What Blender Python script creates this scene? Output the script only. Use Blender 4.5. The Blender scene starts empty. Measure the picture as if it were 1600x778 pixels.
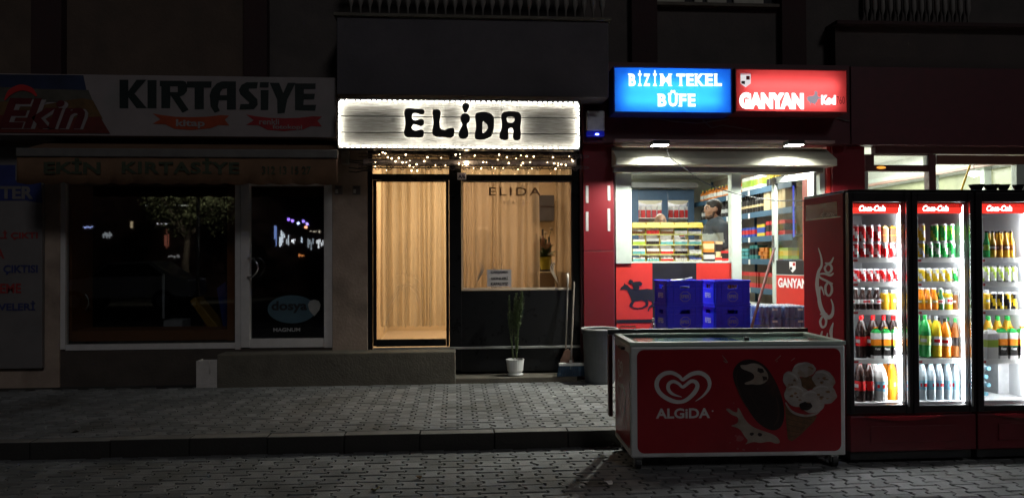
import bpy, bmesh, math, random
from mathutils import Vector, Matrix, geometry
R = math.radians
random.seed(7)
S = bpy.context.scene
COL = S.collection
# ---------------------------------------------------------------- camera, light, exposure
F, CX, CY, CAM_H = 1200.0, 800.0, 389.0, 1.5
TH, PI_, RO = R(4.246), R(0.675), R(-0.236)
fw = Vector((math.sin(TH)*math.cos(PI_), math.cos(TH)*math.cos(PI_), math.sin(PI_)))
rt0 = Vector((math.cos(TH), -math.sin(TH), 0)); up0 = rt0.cross(fw)
rt = rt0*math.cos(RO)+up0*math.sin(RO); up = -rt0*math.sin(RO)+up0*math.cos(RO)
CAM = Vector((0, 0, CAM_H))
cd = bpy.data.cameras.new('camera'); cam = bpy.data.objects.new('camera', cd); COL.objects.link(cam)
cd.sensor_width = 36; cd.lens = 27; cd.clip_start = 0.05; cd.clip_end = 400
Mc = Matrix((rt, up, -fw)).transposed().to_4x4(); Mc.translation = CAM
cam.matrix_world = Mc; S.camera = cam
S.view_settings.view_transform = 'Standard'; S.view_settings.look = 'None'
S.view_settings.exposure = 0; S.view_settings.gamma = 1
S.render.engine = 'CYCLES'
S.cycles.use_denoising = True
S.cycles.max_bounces = 6; S.cycles.transparent_max_bounces = 16; S.cycles.diffuse_bounces = 3
S.cycles.sample_clamp_indirect = 4; S.cycles.caustics_reflective = False; S.cycles.caustics_refractive = False
W = bpy.data.worlds.new('World'); S.world = W; W.use_nodes = True
wn = W.node_tree; bg = wn.nodes['Background']
sky = wn.nodes.new('ShaderNodeTexSky'); sky.sky_type = 'NISHITA'; sky.sun_disc = False
sky.sun_elevation = R(33); sky.sun_rotation = R(162)
wn.links.new(sky.outputs[0], bg.inputs[0]); bg.inputs[1].default_value = 0.0012
sd = bpy.data.lights.new('sun', 'SUN'); sun = bpy.data.objects.new('sun', sd); COL.objects.link(sun)
sd.energy = 0.18; sd.angle = R(10); sd.color = (0.97, 0.97, 1.0)
sun.rotation_euler = (R(57), 0, R(18)); sun.location = (0, -5, 12)

def ray(px, py):
    return (fw*F + rt*(px-CX) - up*(py-CY)).normalized()
def P(px, py, Y):
    d = ray(px, py); return CAM + d*((Y-CAM.y)/d.y)
def PZ(px, py, z):
    d = ray(px, py); return CAM + d*((z-CAM.z)/d.z)
def proj(v):
    d = Vector(v)-CAM; z = d.dot(fw); return (CX+F*d.dot(rt)/z, CY-F*d.dot(up)/z, z)
def rect(x0, y0, x1, y1, Y):
    "world X0,X1,Z0,Z1 of a photo rectangle lying on the plane Y"
    ym, xm = (y0+y1)/2, (x0+x1)/2
    return P(x0, ym, Y).x, P(x1, ym, Y).x, P(xm, y1, Y).z, P(xm, y0, Y).z

# ---------------------------------------------------------------- materials
MATS = {}
def mat(name, col=(.5, .5, .5), rough=.6, metal=0., var=.18, scale=9., bump=0., emit=None, es=0., spec=.5, randobj=0., dirt=None, attr=None):
    if name in MATS: return MATS[name]
    m = bpy.data.materials.new(name); m.use_nodes = True; nt = m.node_tree; N = nt.nodes; L = nt.links
    b = N['Principled BSDF']; b.inputs['Roughness'].default_value = rough; b.inputs['Metallic'].default_value = metal
    b.inputs['Specular IOR Level'].default_value = spec
    c4 = (*col, 1)
    g = N.new('ShaderNodeNewGeometry')
    nz = N.new('ShaderNodeTexNoise'); nz.inputs['Scale'].default_value = scale; nz.inputs['Detail'].default_value = 6
    nz.inputs['Roughness'].default_value = .62
    L.new(g.outputs['Position'], nz.inputs['Vector'])
    mr = N.new('ShaderNodeMapRange'); mr.inputs[1].default_value = .3; mr.inputs[2].default_value = .7
    mr.inputs[3].default_value = 1-var; mr.inputs[4].default_value = 1+var
    L.new(nz.outputs['Fac'], mr.inputs[0])
    mx = N.new('ShaderNodeMix'); mx.data_type = 'RGBA'; mx.blend_type = 'MULTIPLY'; mx.inputs['Factor'].default_value = 1
    mx.inputs['A'].default_value = c4; L.new(mr.outputs[0], mx.inputs['B'])
    out = mx.outputs['Result']
    if randobj:
        if attr:
            at = N.new('ShaderNodeAttribute'); at.attribute_name = attr; src = at.outputs['Fac']
        else:
            oi = N.new('ShaderNodeObjectInfo'); src = oi.outputs['Random']
        m2 = N.new('ShaderNodeMapRange'); m2.inputs[3].default_value = 1-randobj; m2.inputs[4].default_value = 1+randobj
        L.new(src, m2.inputs[0])
        x2 = N.new('ShaderNodeMix'); x2.data_type = 'RGBA'; x2.blend_type = 'MULTIPLY'; x2.inputs['Factor'].default_value = 1
        L.new(out, x2.inputs['A']); L.new(m2.outputs[0], x2.inputs['B']); out = x2.outputs['Result']
    if dirt:
        n2 = N.new('ShaderNodeTexNoise'); n2.inputs['Scale'].default_value = dirt[1]; n2.inputs['Detail'].default_value = 8
        L.new(g.outputs['Position'], n2.inputs['Vector'])
        m3 = N.new('ShaderNodeMapRange'); m3.inputs[1].default_value = .52; m3.inputs[2].default_value = .72; m3.inputs[4].default_value = dirt[2]
        L.new(n2.outputs['Fac'], m3.inputs[0])
        x3 = N.new('ShaderNodeMix'); x3.data_type = 'RGBA'; L.new(m3.outputs[0], x3.inputs['Factor'])
        L.new(out, x3.inputs['A']); x3.inputs['B'].default_value = (*dirt[0], 1); out = x3.outputs['Result']
    L.new(out, b.inputs['Base Color'])
    r2 = N.new('ShaderNodeMapRange'); r2.inputs[3].default_value = max(.02, rough-.12); r2.inputs[4].default_value = min(1, rough+.12)
    L.new(nz.outputs['Fac'], r2.inputs[0]); L.new(r2.outputs[0], b.inputs['Roughness'])
    if bump:
        bp = N.new('ShaderNodeBump'); bp.inputs['Strength'].default_value = bump; bp.inputs['Distance'].default_value = .01
        n4 = N.new('ShaderNodeTexNoise'); n4.inputs['Scale'].default_value = scale*9; n4.inputs['Detail'].default_value = 4
        L.new(g.outputs['Position'], n4.inputs['Vector']); L.new(n4.outputs['Fac'], bp.inputs['Height']); L.new(bp.outputs[0], b.inputs['Normal'])
    if emit:
        b.inputs['Emission Color'].default_value = (*emit, 1); b.inputs['Emission Strength'].default_value = es
    MATS[name] = m; return m
def emitter(name, col, s):
    if name in MATS: return MATS[name]
    m = bpy.data.materials.new(name); m.use_nodes = True; nt = m.node_tree; nt.nodes.clear()
    e = nt.nodes.new('ShaderNodeEmission'); o = nt.nodes.new('ShaderNodeOutputMaterial')
    e.inputs[0].default_value = (*col, 1); e.inputs[1].default_value = s; nt.links.new(e.outputs[0], o.inputs[0])
    MATS[name] = m; return m
def mixed(name, a, acol, b, bcol, fac, rough=.03):
    "a mix of two plain shaders: clear glass, sheer cloth, milky sign faces"
    if name in MATS: return MATS[name]
    m = bpy.data.materials.new(name); m.use_nodes = True; nt = m.node_tree; nt.nodes.clear(); N = nt.nodes
    o = N.new('ShaderNodeOutputMaterial'); x = N.new('ShaderNodeMixShader'); x.inputs[0].default_value = fac
    sh = []
    for t, c in ((a, acol), (b, bcol)):
        s = N.new('ShaderNodeBsdf'+t); s.inputs[0].default_value = (*c, 1)
        if 'Roughness' in s.inputs: s.inputs['Roughness'].default_value = rough
        sh.append(s)
    nt.links.new(sh[0].outputs[0], x.inputs[1]); nt.links.new(sh[1].outputs[0], x.inputs[2]); nt.links.new(x.outputs[0], o.inputs[0])
    MATS[name] = m; return m
def glass(name, refl=.07, tint=(1, 1, 1)):
    return mixed(name, 'Transparent', tint, 'Glossy', (1, 1, 1), refl, .015)

# ---------------------------------------------------------------- mesh building
WM = {}
class MB:
    def __init__(s): s.v = []; s.f = []; s.m = []
    def add(s, vs, fs, mi=0):
        o = len(s.v); s.v += [tuple(v) for v in vs]
        for f in fs: s.f.append(tuple(o+i for i in f)); s.m.append(mi)
        return s
    def box(s, x0, x1, y0, y1, z0, z1, mi=0):
        if x0 > x1: x0, x1 = x1, x0
        if z0 > z1: z0, z1 = z1, z0
        v = [(x, y, z) for z in (z0, z1) for y in (y0, y1) for x in (x0, x1)]
        return s.add(v, [(0, 2, 3, 1), (4, 5, 7, 6), (0, 1, 5, 4), (2, 6, 7, 3), (0, 4, 6, 2), (1, 3, 7, 5)], mi)
    def pbox(s, x0, y0, x1, y1, Yf, Yb, mi=0):
        a, b, c, d = rect(x0, y0, x1, y1, Yf); return s.box(a, b, Yf, Yb, c, d, mi)
    def cyl(s, p0, p1, r0, r1=None, n=12, mi=0, caps=True):
        p0, p1 = Vector(p0), Vector(p1); r1 = r0 if r1 is None else r1
        d = (p1-p0).normalized(); a = d.orthogonal().normalized(); b = d.cross(a)
        vs = []
        for p, r in ((p0, r0), (p1, r1)):
            vs += [p+(a*math.cos(t)+b*math.sin(t))*r for t in (2*math.pi*i/n for i in range(n))]
        fs = [(i, (i+1) % n, n+(i+1) % n, n+i) for i in range(n)]
        if caps: fs += [tuple(range(n-1, -1, -1)), tuple(range(n, 2*n))]
        return s.add(vs, fs, mi)
    def tube(s, pts, r, n=6, mi=0, closed=False):
        pts = [Vector(p) for p in pts]; k = len(pts); rs = r if isinstance(r, (list, tuple)) else [r]*k
        vs = []; ref = None
        for i, p in enumerate(pts):
            q0 = pts[i-1] if (i or closed) else p; q1 = pts[(i+1) % k] if (i < k-1 or closed) else p
            d = (q1-q0).normalized() if (q1-q0).length > 1e-9 else Vector((0, 0, 1))
            a = (ref - d*ref.dot(d)) if ref is not None else d.orthogonal()
            a = a.normalized() if a.length > 1e-6 else d.orthogonal().normalized()
            ref = a; b = d.cross(a)
            vs += [p+(a*math.cos(2*math.pi*j/n)+b*math.sin(2*math.pi*j/n))*rs[i] for j in range(n)]
        fs = []
        for i in range(k if closed else k-1):
            i2 = (i+1) % k
            fs += [(i*n+j, i*n+(j+1) % n, i2*n+(j+1) % n, i2*n+j) for j in range(n)]
        if not closed: fs += [tuple(range(n-1, -1, -1)), tuple((k-1)*n+j for j in range(n))]
        return s.add(vs, fs, mi)
    def lathe(s, prof, c=(0, 0, 0), n=16, mi=0, close=True):
        "prof: (r, z[, material]) from bottom to top; an item's material paints the band above it"
        c = Vector(c); o = len(s.v); k = len(prof)
        for p in prof:
            s.v += [tuple(c+Vector((p[0]*math.cos(2*math.pi*j/n), p[0]*math.sin(2*math.pi*j/n), p[1]))) for j in range(n)]
        for i in range(k-1):
            m_ = prof[i][2] if len(prof[i]) > 2 else mi
            for j in range(n):
                mm = m_(j, i) if callable(m_) else m_
                s.f.append((o+i*n+j, o+i*n+(j+1) % n, o+(i+1)*n+(j+1) % n, o+(i+1)*n+j)); s.m.append(mm)
        if close:
            s.f.append(tuple(o+j for j in range(n-1, -1, -1))); s.m.append(prof[0][2] if len(prof[0]) > 2 and not callable(prof[0][2]) else mi)
            s.f.append(tuple(o+(k-1)*n+j for j in range(n))); s.m.append(prof[-1][2] if len(prof[-1]) > 2 and not callable(prof[-1][2]) else mi)
        return s
    def prism(s, pts, ext, mi=0):
        "closed polygon (world points) pushed along the vector ext"
        pts = [Vector(p) for p in pts]; e = Vector(ext); n = len(pts)
        tri = geometry.tessellate_polygon([pts])
        fs = [tuple(t) for t in tri] + [tuple(n+i for i in reversed(t)) for t in tri] + [(i, (i+1) % n, n+(i+1) % n, n+i) for i in range(n)]
        return s.add(pts+[p+e for p in pts], fs, mi)
    def flat(s, pts, mi=0):
        pts = [Vector(p) for p in pts]
        return s.add(pts, [tuple(t) for t in geometry.tessellate_polygon([pts])], mi)
    def ball(s, c, r, n=10, mi=0, sc=(1, 1, 1)):
        k = max(5, n//2+1)
        prof = [(max(1e-4, math.sin(math.pi*i/k)), -math.cos(math.pi*i/k)) for i in range(k+1)]
        o = len(s.v); s.lathe(prof, (0, 0, 0), n, mi)
        for i in range(o, len(s.v)):
            v = s.v[i]; s.v[i] = (c[0]+v[0]*r*sc[0], c[1]+v[1]*r*sc[1], c[2]+v[2]*r*sc[2])
        return s
    def build(s, name, mats, parent=None, smooth=False, bevel=0., loc=None, fix=True):
        me = bpy.data.meshes.new(name); me.from_pydata(s.v, [], s.f)
        for m_ in (mats if isinstance(mats, (list, tuple)) else [mats]): me.materials.append(m_)
        if any(s.m): me.polygons.foreach_set('material_index', s.m)
        me.validate()
        if fix:
            bm = bmesh.new(); bm.from_mesh(me); bmesh.ops.recalc_face_normals(bm, faces=bm.faces); bm.to_mesh(me); bm.free()
        if smooth: me.shade_smooth() if smooth is True else me.polygons.foreach_set('use_smooth', [True]*len(me.polygons))
        return put(me, name, parent, loc, bevel)
def put(me, name, parent=None, loc=None, bevel=0.):
    o = bpy.data.objects.new(name, me); COL.objects.link(o)
    if parent is not None:
        o.parent = parent; w = WM[parent.name]; me.transform(w.inverted()); WM[o.name] = w
    else:
        l = Vector(loc) if loc is not None else Vector((0, 0, 0))
        if loc is not None: me.transform(Matrix.Translation(-l)); o.location = l
        WM[o.name] = Matrix.Translation(l)
    if bevel:
        b = o.modifiers.new('soft edge', 'BEVEL'); b.width = bevel; b.segments = 2; b.limit_method = 'ANGLE'; b.angle_limit = R(50)
    return o
def tag(o, label=None, cat=None, group=None, kind=None):
    if label: o['label'] = label
    if cat: o['category'] = cat
    if group: o['group'] = group
    if kind: o['kind'] = kind
    return o
def thing(name, label, cat, loc=(0, 0, 0), rz=0., group=None, kind=None):
    o = bpy.data.objects.new(name, None); COL.objects.link(o); o.empty_display_size = .1
    o.location = loc; o.rotation_euler = (0, 0, rz)
    WM[o.name] = Matrix.Translation(Vector(loc)) @ Matrix.Rotation(rz, 4, 'Z')
    return tag(o, label, cat, group, kind)
KIDS = {}
def dup(o, loc=None, rz=None, label=None, group=None, parent=None):
    c = o.copy(); COL.objects.link(c)
    if loc is not None: c.location = loc
    if rz is not None: c.rotation_euler = (0, 0, rz)
    if parent is not None: c.parent = parent
    if label: c['label'] = label
    if group: c['group'] = group
    if o.name not in KIDS: KIDS[o.name] = list(o.children)
    for ch in KIDS[o.name]: dup(ch, parent=c)
    return c

# flat shapes with holes, lettering
def mesh_of(ob):
    COL.objects.link(ob); dg = bpy.context.evaluated_depsgraph_get(); dg.update()
    me = bpy.data.meshes.new_from_object(ob.evaluated_get(dg)); d = ob.data; bpy.data.objects.remove(ob)
    return me
def shape_mesh(loops, extrude=0., smooth=False, bevel=0.):
    "loops: list of 2D point loops (even-odd holes) -> mesh in the XY plane"
    cu = bpy.data.curves.new('shape', 'CURVE'); cu.dimensions = '2D'; cu.fill_mode = 'BOTH'; cu.extrude = extrude
    if bevel: cu.bevel_depth = bevel; cu.bevel_resolution = 1; cu.offset = -bevel
    cu.resolution_u = 5
    for lp in loops:
        sp = cu.splines.new('NURBS' if smooth else 'POLY'); sp.points.add(len(lp)-1)
        for q, p in zip(sp.points, lp): q.co = (p[0], p[1], 0, 1)
        sp.use_cyclic_u = True
        if smooth: sp.order_u = 3
    return mesh_of(bpy.data.objects.new('shape', cu))
def text_mesh(s, bold=0., shear=0., extrude=0., space=1., align='LEFT'):
    cu = bpy.data.curves.new('text', 'FONT'); cu.body = s; cu.size = 1; cu.offset = bold; cu.shear = shear; cu.extrude = extrude
    cu.resolution_u = 3; cu.space_character = space; cu.align_x = align; cu.space_line = 1.0
    return mesh_of(bpy.data.objects.new('text', cu))
def place(me, o, ux, uz, n, name, mats, parent):
    "2D mesh -> plane through o with unit vectors ux, uz; its z runs along n"
    o, ux, uz, n = map(Vector, (o, ux, uz, n))
    M = Matrix((ux, uz, n)).transposed().to_4x4(); M.translation = o
    me.transform(M)
    me.materials.clear()
    for m_ in (mats if isinstance(mats, (list, tuple)) else [mats]): me.materials.append(m_)
    return put(me, name, parent)
def fit(me, w, h):
    xs = [v.co.x for v in me.vertices]; ys = [v.co.y for v in me.vertices]
    sx = w/(max(xs)-min(xs)); sy = h/(max(ys)-min(ys))
    me.transform(Matrix.Diagonal((sx, sy, 1, 1)) @ Matrix.Translation((-min(xs), -min(ys), 0)))
    return me
def ptext(s, x0, y0, x1, y1, Y, name, m_, parent, bold=.02, shear=0., extrude=0., space=1., align='LEFT'):
    "lettering that fills a photo rectangle on the plane Y"
    a, b, c, d = rect(x0, y0, x1, y1, Y)
    me = fit(text_mesh(s, bold, shear, 0., space, align), b-a, d-c)
    if extrude: pass
    return place(me, (a, Y, c), (1, 0, 0), (0, 0, 1), (0, -1, 0), name, m_, parent)
def pshape(loops, Y, name, m_, parent, extrude=0., smooth=False, tr=None, back=0.):
    "loops in photo pixels (tr maps zoomed pixels to photo pixels), lying on the plane Y"
    L2 = []
    for lp in loops:
        q = []
        for x, y in lp:
            if tr: x, y = tr[0]+x/tr[2], tr[1]+y/tr[2]
            w = P(x, y, Y); q.append((w.x, w.z))
        L2.append(q)
    me = shape_mesh(L2, extrude, smooth)
    return place(me, (0, Y, 0), (1, 0, 0), (0, 0, 1), (0, -1, 0), name, m_, parent)
def ribbon(pts, w, sub=6):
    "a brush stroke: smooth path with a width at each point -> one closed loop"
    n = len(pts); ws = w if isinstance(w, (list, tuple)) else [w]*n
    P_ = [Vector(p) for p in pts]; out = []
    for i in range(n-1):
        p0, p1, p2, p3 = P_[max(i-1, 0)], P_[i], P_[i+1], P_[min(i+2, n-1)]
        for k in range(sub):
            t = k/sub
            q = .5*((2*p1)+(-p0+p2)*t+(2*p0-5*p1+4*p2-p3)*t*t+(-p0+3*p1-3*p2+p3)*t**3)
            out.append((q, ws[i]*(1-t)+ws[i+1]*t))
    out.append((P_[-1], ws[-1]))
    mb = MB(); m_ = len(out); vs = []
    for i, (q, wd) in enumerate(out):
        d = (out[min(i+1, m_-1)][0]-out[max(i-1, 0)][0]).normalized(); nn = Vector((-d.y, d.x))
        vs += [(*(q+nn*wd/2), 0), (*(q-nn*wd/2), 0)]
    mb.add(vs, [(2*i, 2*i+1, 2*i+3, 2*i+2) for i in range(m_-1)])
    return mb
def mesh2d(mb, lift=0.):
    me = bpy.data.meshes.new('stroke'); me.from_pydata(mb.v, [], mb.f); return me
ORD = 'first second third fourth fifth sixth seventh eighth ninth tenth eleventh twelfth thirteenth fourteenth fifteenth sixteenth seventeenth eighteenth nineteenth twentieth'.split()

# ---------------------------------------------------------------- shared materials
plaster_brown = mat('brown plaster', (.1, .068, .05), .85, var=.22, scale=3, bump=.4, dirt=((.07, .05, .04), 1.6, .6))
plaster_dark = mat('dark maroon plaster', (.035, .014, .014), .8, var=.2, scale=3, bump=.3)
plaster_upper = mat('grey upper plaster', (.09, .075, .068), .85, var=.2, scale=3, bump=.4, dirt=((.045, .04, .04), 1.6, .6))
plaster_grey = mat('grey beige plaster', (.36, .27, .21), .85, var=.18, scale=4, bump=.4, dirt=((.1, .08, .06), 2.2, .6))
cream = mat('cream wall paint', (.62, .56, .42), .7, var=.08, scale=5)
white_pvc = mat('white window frame', (.6, .57, .55), .4, var=.08)
alu = mat('white aluminium', (.45, .5, .45), .35, var=.06)
black_frame = mat('black painted frame', (.008, .008, .009), .3, var=.15, spec=.25)
red_panel = mat('red composite panel', (.14, .006, .011), .4, var=.05, scale=3)
red_dark = mat('dark red fascia', (.07, .008, .014), .5, var=.15)
steel = mat('galvanised steel', (.42, .42, .4), .4, .7, var=.15)
chrome = mat('bright metal', (.7, .7, .7), .2, 1., var=.05)
black_plastic = mat('black plastic', (.015, .015, .016), .45, var=.2)
white_plastic = mat('white plastic', (.72, .72, .7), .4, var=.06)
concrete = mat('worn concrete', (.13, .115, .09), .9, var=.25, scale=6, bump=.6, dirt=((.1, .09, .07), 3, .7))
print_white = mat('white print', (.75, .74, .72), .5, var=.04)
print_black = mat('black print', (.012, .012, .014), .5, var=.1)
print_red = mat('red print', (.45, .02, .02), .5, var=.06)
clear = glass('clear window glass', .05)
dark_glass = glass('shop window glass', .11, (.8, .82, .82))
shop_red = mat('bright red vinyl', (.55, .035, .025), .4, var=.06)
shop_black = mat('black vinyl', (.014, .014, .016), .4, var=.15)
shelf_blue = mat('blue shelf steel', (.04, .1, .17), .45, var=.1)
# ---------------------------------------------------------------- the setting: road, pavement, kerb, building
PAV = .13; KERB_Y = 6.06
joint = mat('joint dirt', (.03, .028, .024), .95, var=.3, scale=20)
paver_mat = mat('concrete paver', (.185, .186, .184), .82, var=.2, scale=7, bump=.5, randobj=.26, dirt=((.055, .048, .036), 1.1, .75))
paver_mat2 = mat('concrete paver far', (.185, .186, .184), .82, var=.2, scale=7, bump=.5, randobj=.26, dirt=((.055, .048, .036), 1.1, .75), attr='tone')
PX, PY = .135, .16
def paver_shape():
    "double-T block: straight ends, notched sides"
    w, l, k = PX/2-.0045, PY-.012, .021
    q = [(-w-k+.004, -l/2), (w+k-.004, -l/2), (w+k-.004, -l/4-.008), (w-k, -l/4+.012), (w-k, l/4-.012), (w+k-.004, l/4+.008), (w+k-.004, l/2), (-w-k+.004, l/2),
         (-w-k+.004, l/4+.008), (-w+k, l/4-.012), (-w+k, -l/4+.012), (-w-k+.004, -l/4-.008)]
    return q
def paver_geo():
    q = paver_shape(); n = len(q); e = .005
    vs = [(x, y, -.03) for x, y in q] + [(x, y, -e) for x, y in q] + [(x-math.copysign(e, x), y-math.copysign(e, y), 0) for x, y in q]
    fs = []
    for a in (0, n): fs += [(a+i, a+(i+1) % n, a+n+(i+1) % n, a+n+i) for i in range(n)]
    tri = geometry.tessellate_polygon([[Vector((x, y, 0)) for x, y, z in vs[2*n:]]])
    fs += [tuple(2*n+i for i in t) for t in tri]
    return vs, fs
pv, pf = paver_geo()
def paving(root, z, x0, x1, y0, y1, edge):
    spots = []
    ci = 0; x = x0
    while x < x1:
        y = y0+(PY/2 if ci % 2 else 0)
        while y < y1:
            spots.append((x, y)); y += PY
        x += PX; ci += 1
    def vis(s):
        px, py, d = proj((s[0], s[1], z))
        inside = -20 < px < 1620 and py < 785
        if z < .05 and px > 990 and py < 715: inside = False
        if z > .05 and px > 955: inside = False
        return (0 if inside else 1, d)
    spots.sort(key=vis)
    proto = None
    for i, (x, y) in enumerate(spots[:300]):
        if proto is None:
            me = bpy.data.meshes.new('paver'); me.from_pydata(pv, [], pf); me.materials.append(paver_mat)
            o = bpy.data.objects.new('paver', me); COL.objects.link(o); o.parent = root; proto = o
        else:
            o = proto.copy(); COL.objects.link(o)
        o.location = (x+random.uniform(-.0015, .0015), y+random.uniform(-.002, .002), z+random.uniform(-.003, .003))
        o.rotation_euler = (R(random.gauss(0, .5)), R(random.gauss(0, .5)), R(random.gauss(0, .5)))
    V = []; Fs = []; T = []
    half = []
    for i in range(int((x1-x0)/PX)+1):
        xx = x0+PX*i; ys = [q[1] for q in spots if abs(q[0]-xx) < PX*.3]
        gap = (max(ys)+PY/2, edge) if z < .05 else (edge, min(ys)-PY/2)
        if gap[1]-gap[0] > .03: half.append((xx, (gap[0]+gap[1])/2, (gap[1]-gap[0])/PY*.97))
    for x, y, *hs in spots[300:]+half:
        o = len(V); dz = random.uniform(-.003, .003); ax, ay = R(random.gauss(0, .45)), R(random.gauss(0, .45))
        sy = hs[0] if hs else 1; V += [(x+a, y+b*sy, z+c+dz+a*ay+b*ax) for a, b, c in pv]; Fs += [tuple(o+i for i in f) for f in pf]; T += [random.random()]*len(pf)
    me = bpy.data.meshes.new('paver_field'); me.from_pydata(V, [], Fs); me.materials.append(paver_mat2)
    at = me.attributes.new('tone', 'FLOAT', 'FACE'); at.data.foreach_set('value', T)
    o = bpy.data.objects.new('paver_field', me); COL.objects.link(o); o.parent = root; tag(o, kind='stuff')
def ground(name, x0, x1, y0, y1, z0, z1, m_):
    r = thing(name, None, None, kind='structure')
    MB().box(x0, x1, y0, y1, z0, z1).build('bed', m_, r); return r
road = ground('road', -60, 60, -60, KERB_Y, -.3, -.012, joint)
paving(road, 0, -8, 8, 3.0, KERB_Y-.09, KERB_Y-.004)
pavement = ground('pavement', -60, 60, KERB_Y+.13, 9.4, -.3, PAV-.012, joint)
paving(pavement, PAV, -8, 7.5, KERB_Y+.22, 8.5, KERB_Y+.134)
kerb = thing('kerb', None, None, kind='structure')
kerb_lit_top = mat('lit concrete kerb top', (.2, .19, .175), .85, var=.25, scale=5, bump=.5, dirt=((.06, .055, .05), 2, .6))
kerb_shaded_face = mat('shaded concrete kerb face', (.03, .027, .024), .85, var=.25, scale=5, bump=.5, dirt=((.03, .028, .025), 2, .8))  # shade is put into the face colour, light into the paler top
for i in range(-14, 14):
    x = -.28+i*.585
    MB().box(x+.003, x+.582, KERB_Y+random.uniform(0, .004), KERB_Y+.13, -.1, PAV+random.uniform(-.003, .003)).build('kerb_stone', [kerb_shaded_face, kerb_lit_top], kerb, bevel=.008).data.polygons[1].material_index = 1

bld = thing('apartment_building', 'dark apartment block over the row of lit shops, with balcony parapet and railings', 'building', (0, 8.75, 0))
def bpart(name, boxes, m_, bevel=.004):
    mb = MB()
    for b in boxes: mb.box(*b)
    return mb.build(name, m_, bld, bevel=bevel)
ex0, ex1, _, _ = rect(0, 0, 520, 10, 8.75)
# upper wall in bays, dark pilasters between
def upix(px): return P(px, 60, 8.75).x
bpart('wall', [(-9, upix(55), 8.78, 9.3, 3.05, 7)], plaster_brown)
bpart('pilaster', [(upix(55), upix(102), 8.66, 9.3, 3.05, 7)], plaster_dark)
bpart('wall', [(upix(102), upix(384), 8.78, 9.3, 3.05, 7)], plaster_brown)
bpart('pilaster', [(upix(384), upix(420), 8.66, 9.3, 3.05, 7)], plaster_dark)
bpart('wall', [(upix(420), upix(985), 8.78, 9.3, 2.9, 7)], plaster_upper)
bpart('wall', [(upix(1025), upix(1218), 8.78, 9.3, 2.9, P(1110, 13, 8.78).z)], plaster_upper)
bpart('pilaster', [(upix(985), upix(1025), 8.68, 9.3, 2.9, 7)], plaster_dark)
bpart('pilaster', [(upix(1218), upix(1256), 8.68, 9.3, 2.9, 7)], plaster_dark)
bpart('wall', [(upix(1256), 12, 8.78, 9.3, 2.9, 7)], plaster_upper)
# window over the kiosk with pale curtain strips
wz = P(1110, 13, 8.78).z
win = MB().box(upix(1025), upix(1218), 8.84, 8.9, wz+.04, 7).build('window', black_frame, bld)
MB().box(upix(1020), upix(1216), 8.70, 8.84, wz, wz+.04).build('sill', concrete, win, bevel=.004)
curtain_lit = mat('pale curtain', (.5, .47, .4), .9, var=.2)
for a, b in ((1028, 1072), (1088, 1100), (1108, 1138), (1150, 1196)):
    MB().box(upix(a), upix(b), 8.80, 8.83, wz+.045, 7).build('curtain', curtain_lit, win)
# salon balcony parapet (protrudes over the sign) and its railing
bx0, bx1, bz0, bz1 = rect(526, 30, 951, 150, 8.15)
bz0 = P(715, 150, 8.15).z
parapet = bpart('balcony_parapet', [(bx0, bx1, 8.15, 8.78, bz0, bz1)], mat('dark grey parapet', (.09, .08, .09), .8, var=.18, scale=3, bump=.3, dirt=((.05, .045, .05), 1.5, .6)), .01)
MB().box(bx0-.03, bx1+.03, 8.12, 8.775, bz1+.001, bz1+.035).build('coping', concrete, parapet, bevel=.006)
rail_mat = mat('cream turned balusters', (.22, .2, .18), .7, var=.12)
def railing(px0, px1, pyb, Y, n, par=None):
    zb = P((px0+px1)/2, pyb, Y).z
    x0, x1 = P(px0, 10, Y).x, P(px1, 10, Y).x
    rl = MB().box(x0, x1, Y-.04, Y+.06, zb+.62, zb+.7).build('railing', rail_mat, bld, bevel=.006)
    prof = [(.012, 0), (.012, .09), (.02, .11), (.033, .16), (.03, .3), (.018, .42), (.03, .5), (.016, .56), (.02, .62)]
    base = None
    for i in range(n):
        x = x0+(i+.5)*(x1-x0)/n
        if base is None:
            base = MB().lathe(prof, (x, Y, zb), 8).build('baluster', rail_mat, rl, smooth=True); xb = x
        else:
            c = base.copy(); COL.objects.link(c); c.location = (x-xb, 0, 0)
railing(541, 948, 28, 8.22, 28)
railing(1348, 1518, 37, 8.7, 14)
bpart('ledge', [(P(1300, 40, 8.62).x, P(1640, 40, 8.62).x, 8.5, 8.78, P(1430, 44, 8.6).z, P(1430, 38, 8.6).z)], plaster_dark)
bpart('balcony_parapet', [(P(1305, 70, 8.6).x, P(1760, 70, 8.6).x, 8.6, 8.78, P(1430, 106, 8.6).z, P(1430, 44, 8.6).z)], mat('brown parapet', (.06, .045, .04), .8, var=.2, scale=3, bump=.3))
# piers and fascia at shop level
z_f0 = P(1140, 225, 8.5).z; z_f1 = P(1140, 100, 8.5).z
bpart('fascia', [(P(911, 180, 8.5).x, P(1328, 180, 8.5).x, 8.5, 8.78, z_f0, z_f1)], red_dark)
bpart('fascia', [(P(1330, 180, 8.55).x, 12, 8.55, 8.78, P(1450, 227, 8.55).z, P(1450, 106, 8.55).z)], red_dark)
zl = P(440, 285, 8.7).z
bpart('pier', [(-9, P(93, 400, 8.7).x, 8.7, 9.3, 0, 3.05)], plaster_grey)
bpart('pier', [(P(519, 400, 8.7).x, P(574, 400, 8.7).x, 8.7, 9.3, 0, 3.0)], plaster_grey)
bpart('lintel', [(P(93, 400, 8.7).x, P(519, 400, 8.7).x, 8.72, 9.3, P(300, 285, 8.72).z, 3.05)], plaster_grey)
bpart('lintel', [(P(574, 400, 8.7).x, P(908, 400, 8.7).x, 8.74, 9.3, P(740, 240, 8.74).z, 3.0)], black_frame)
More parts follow.
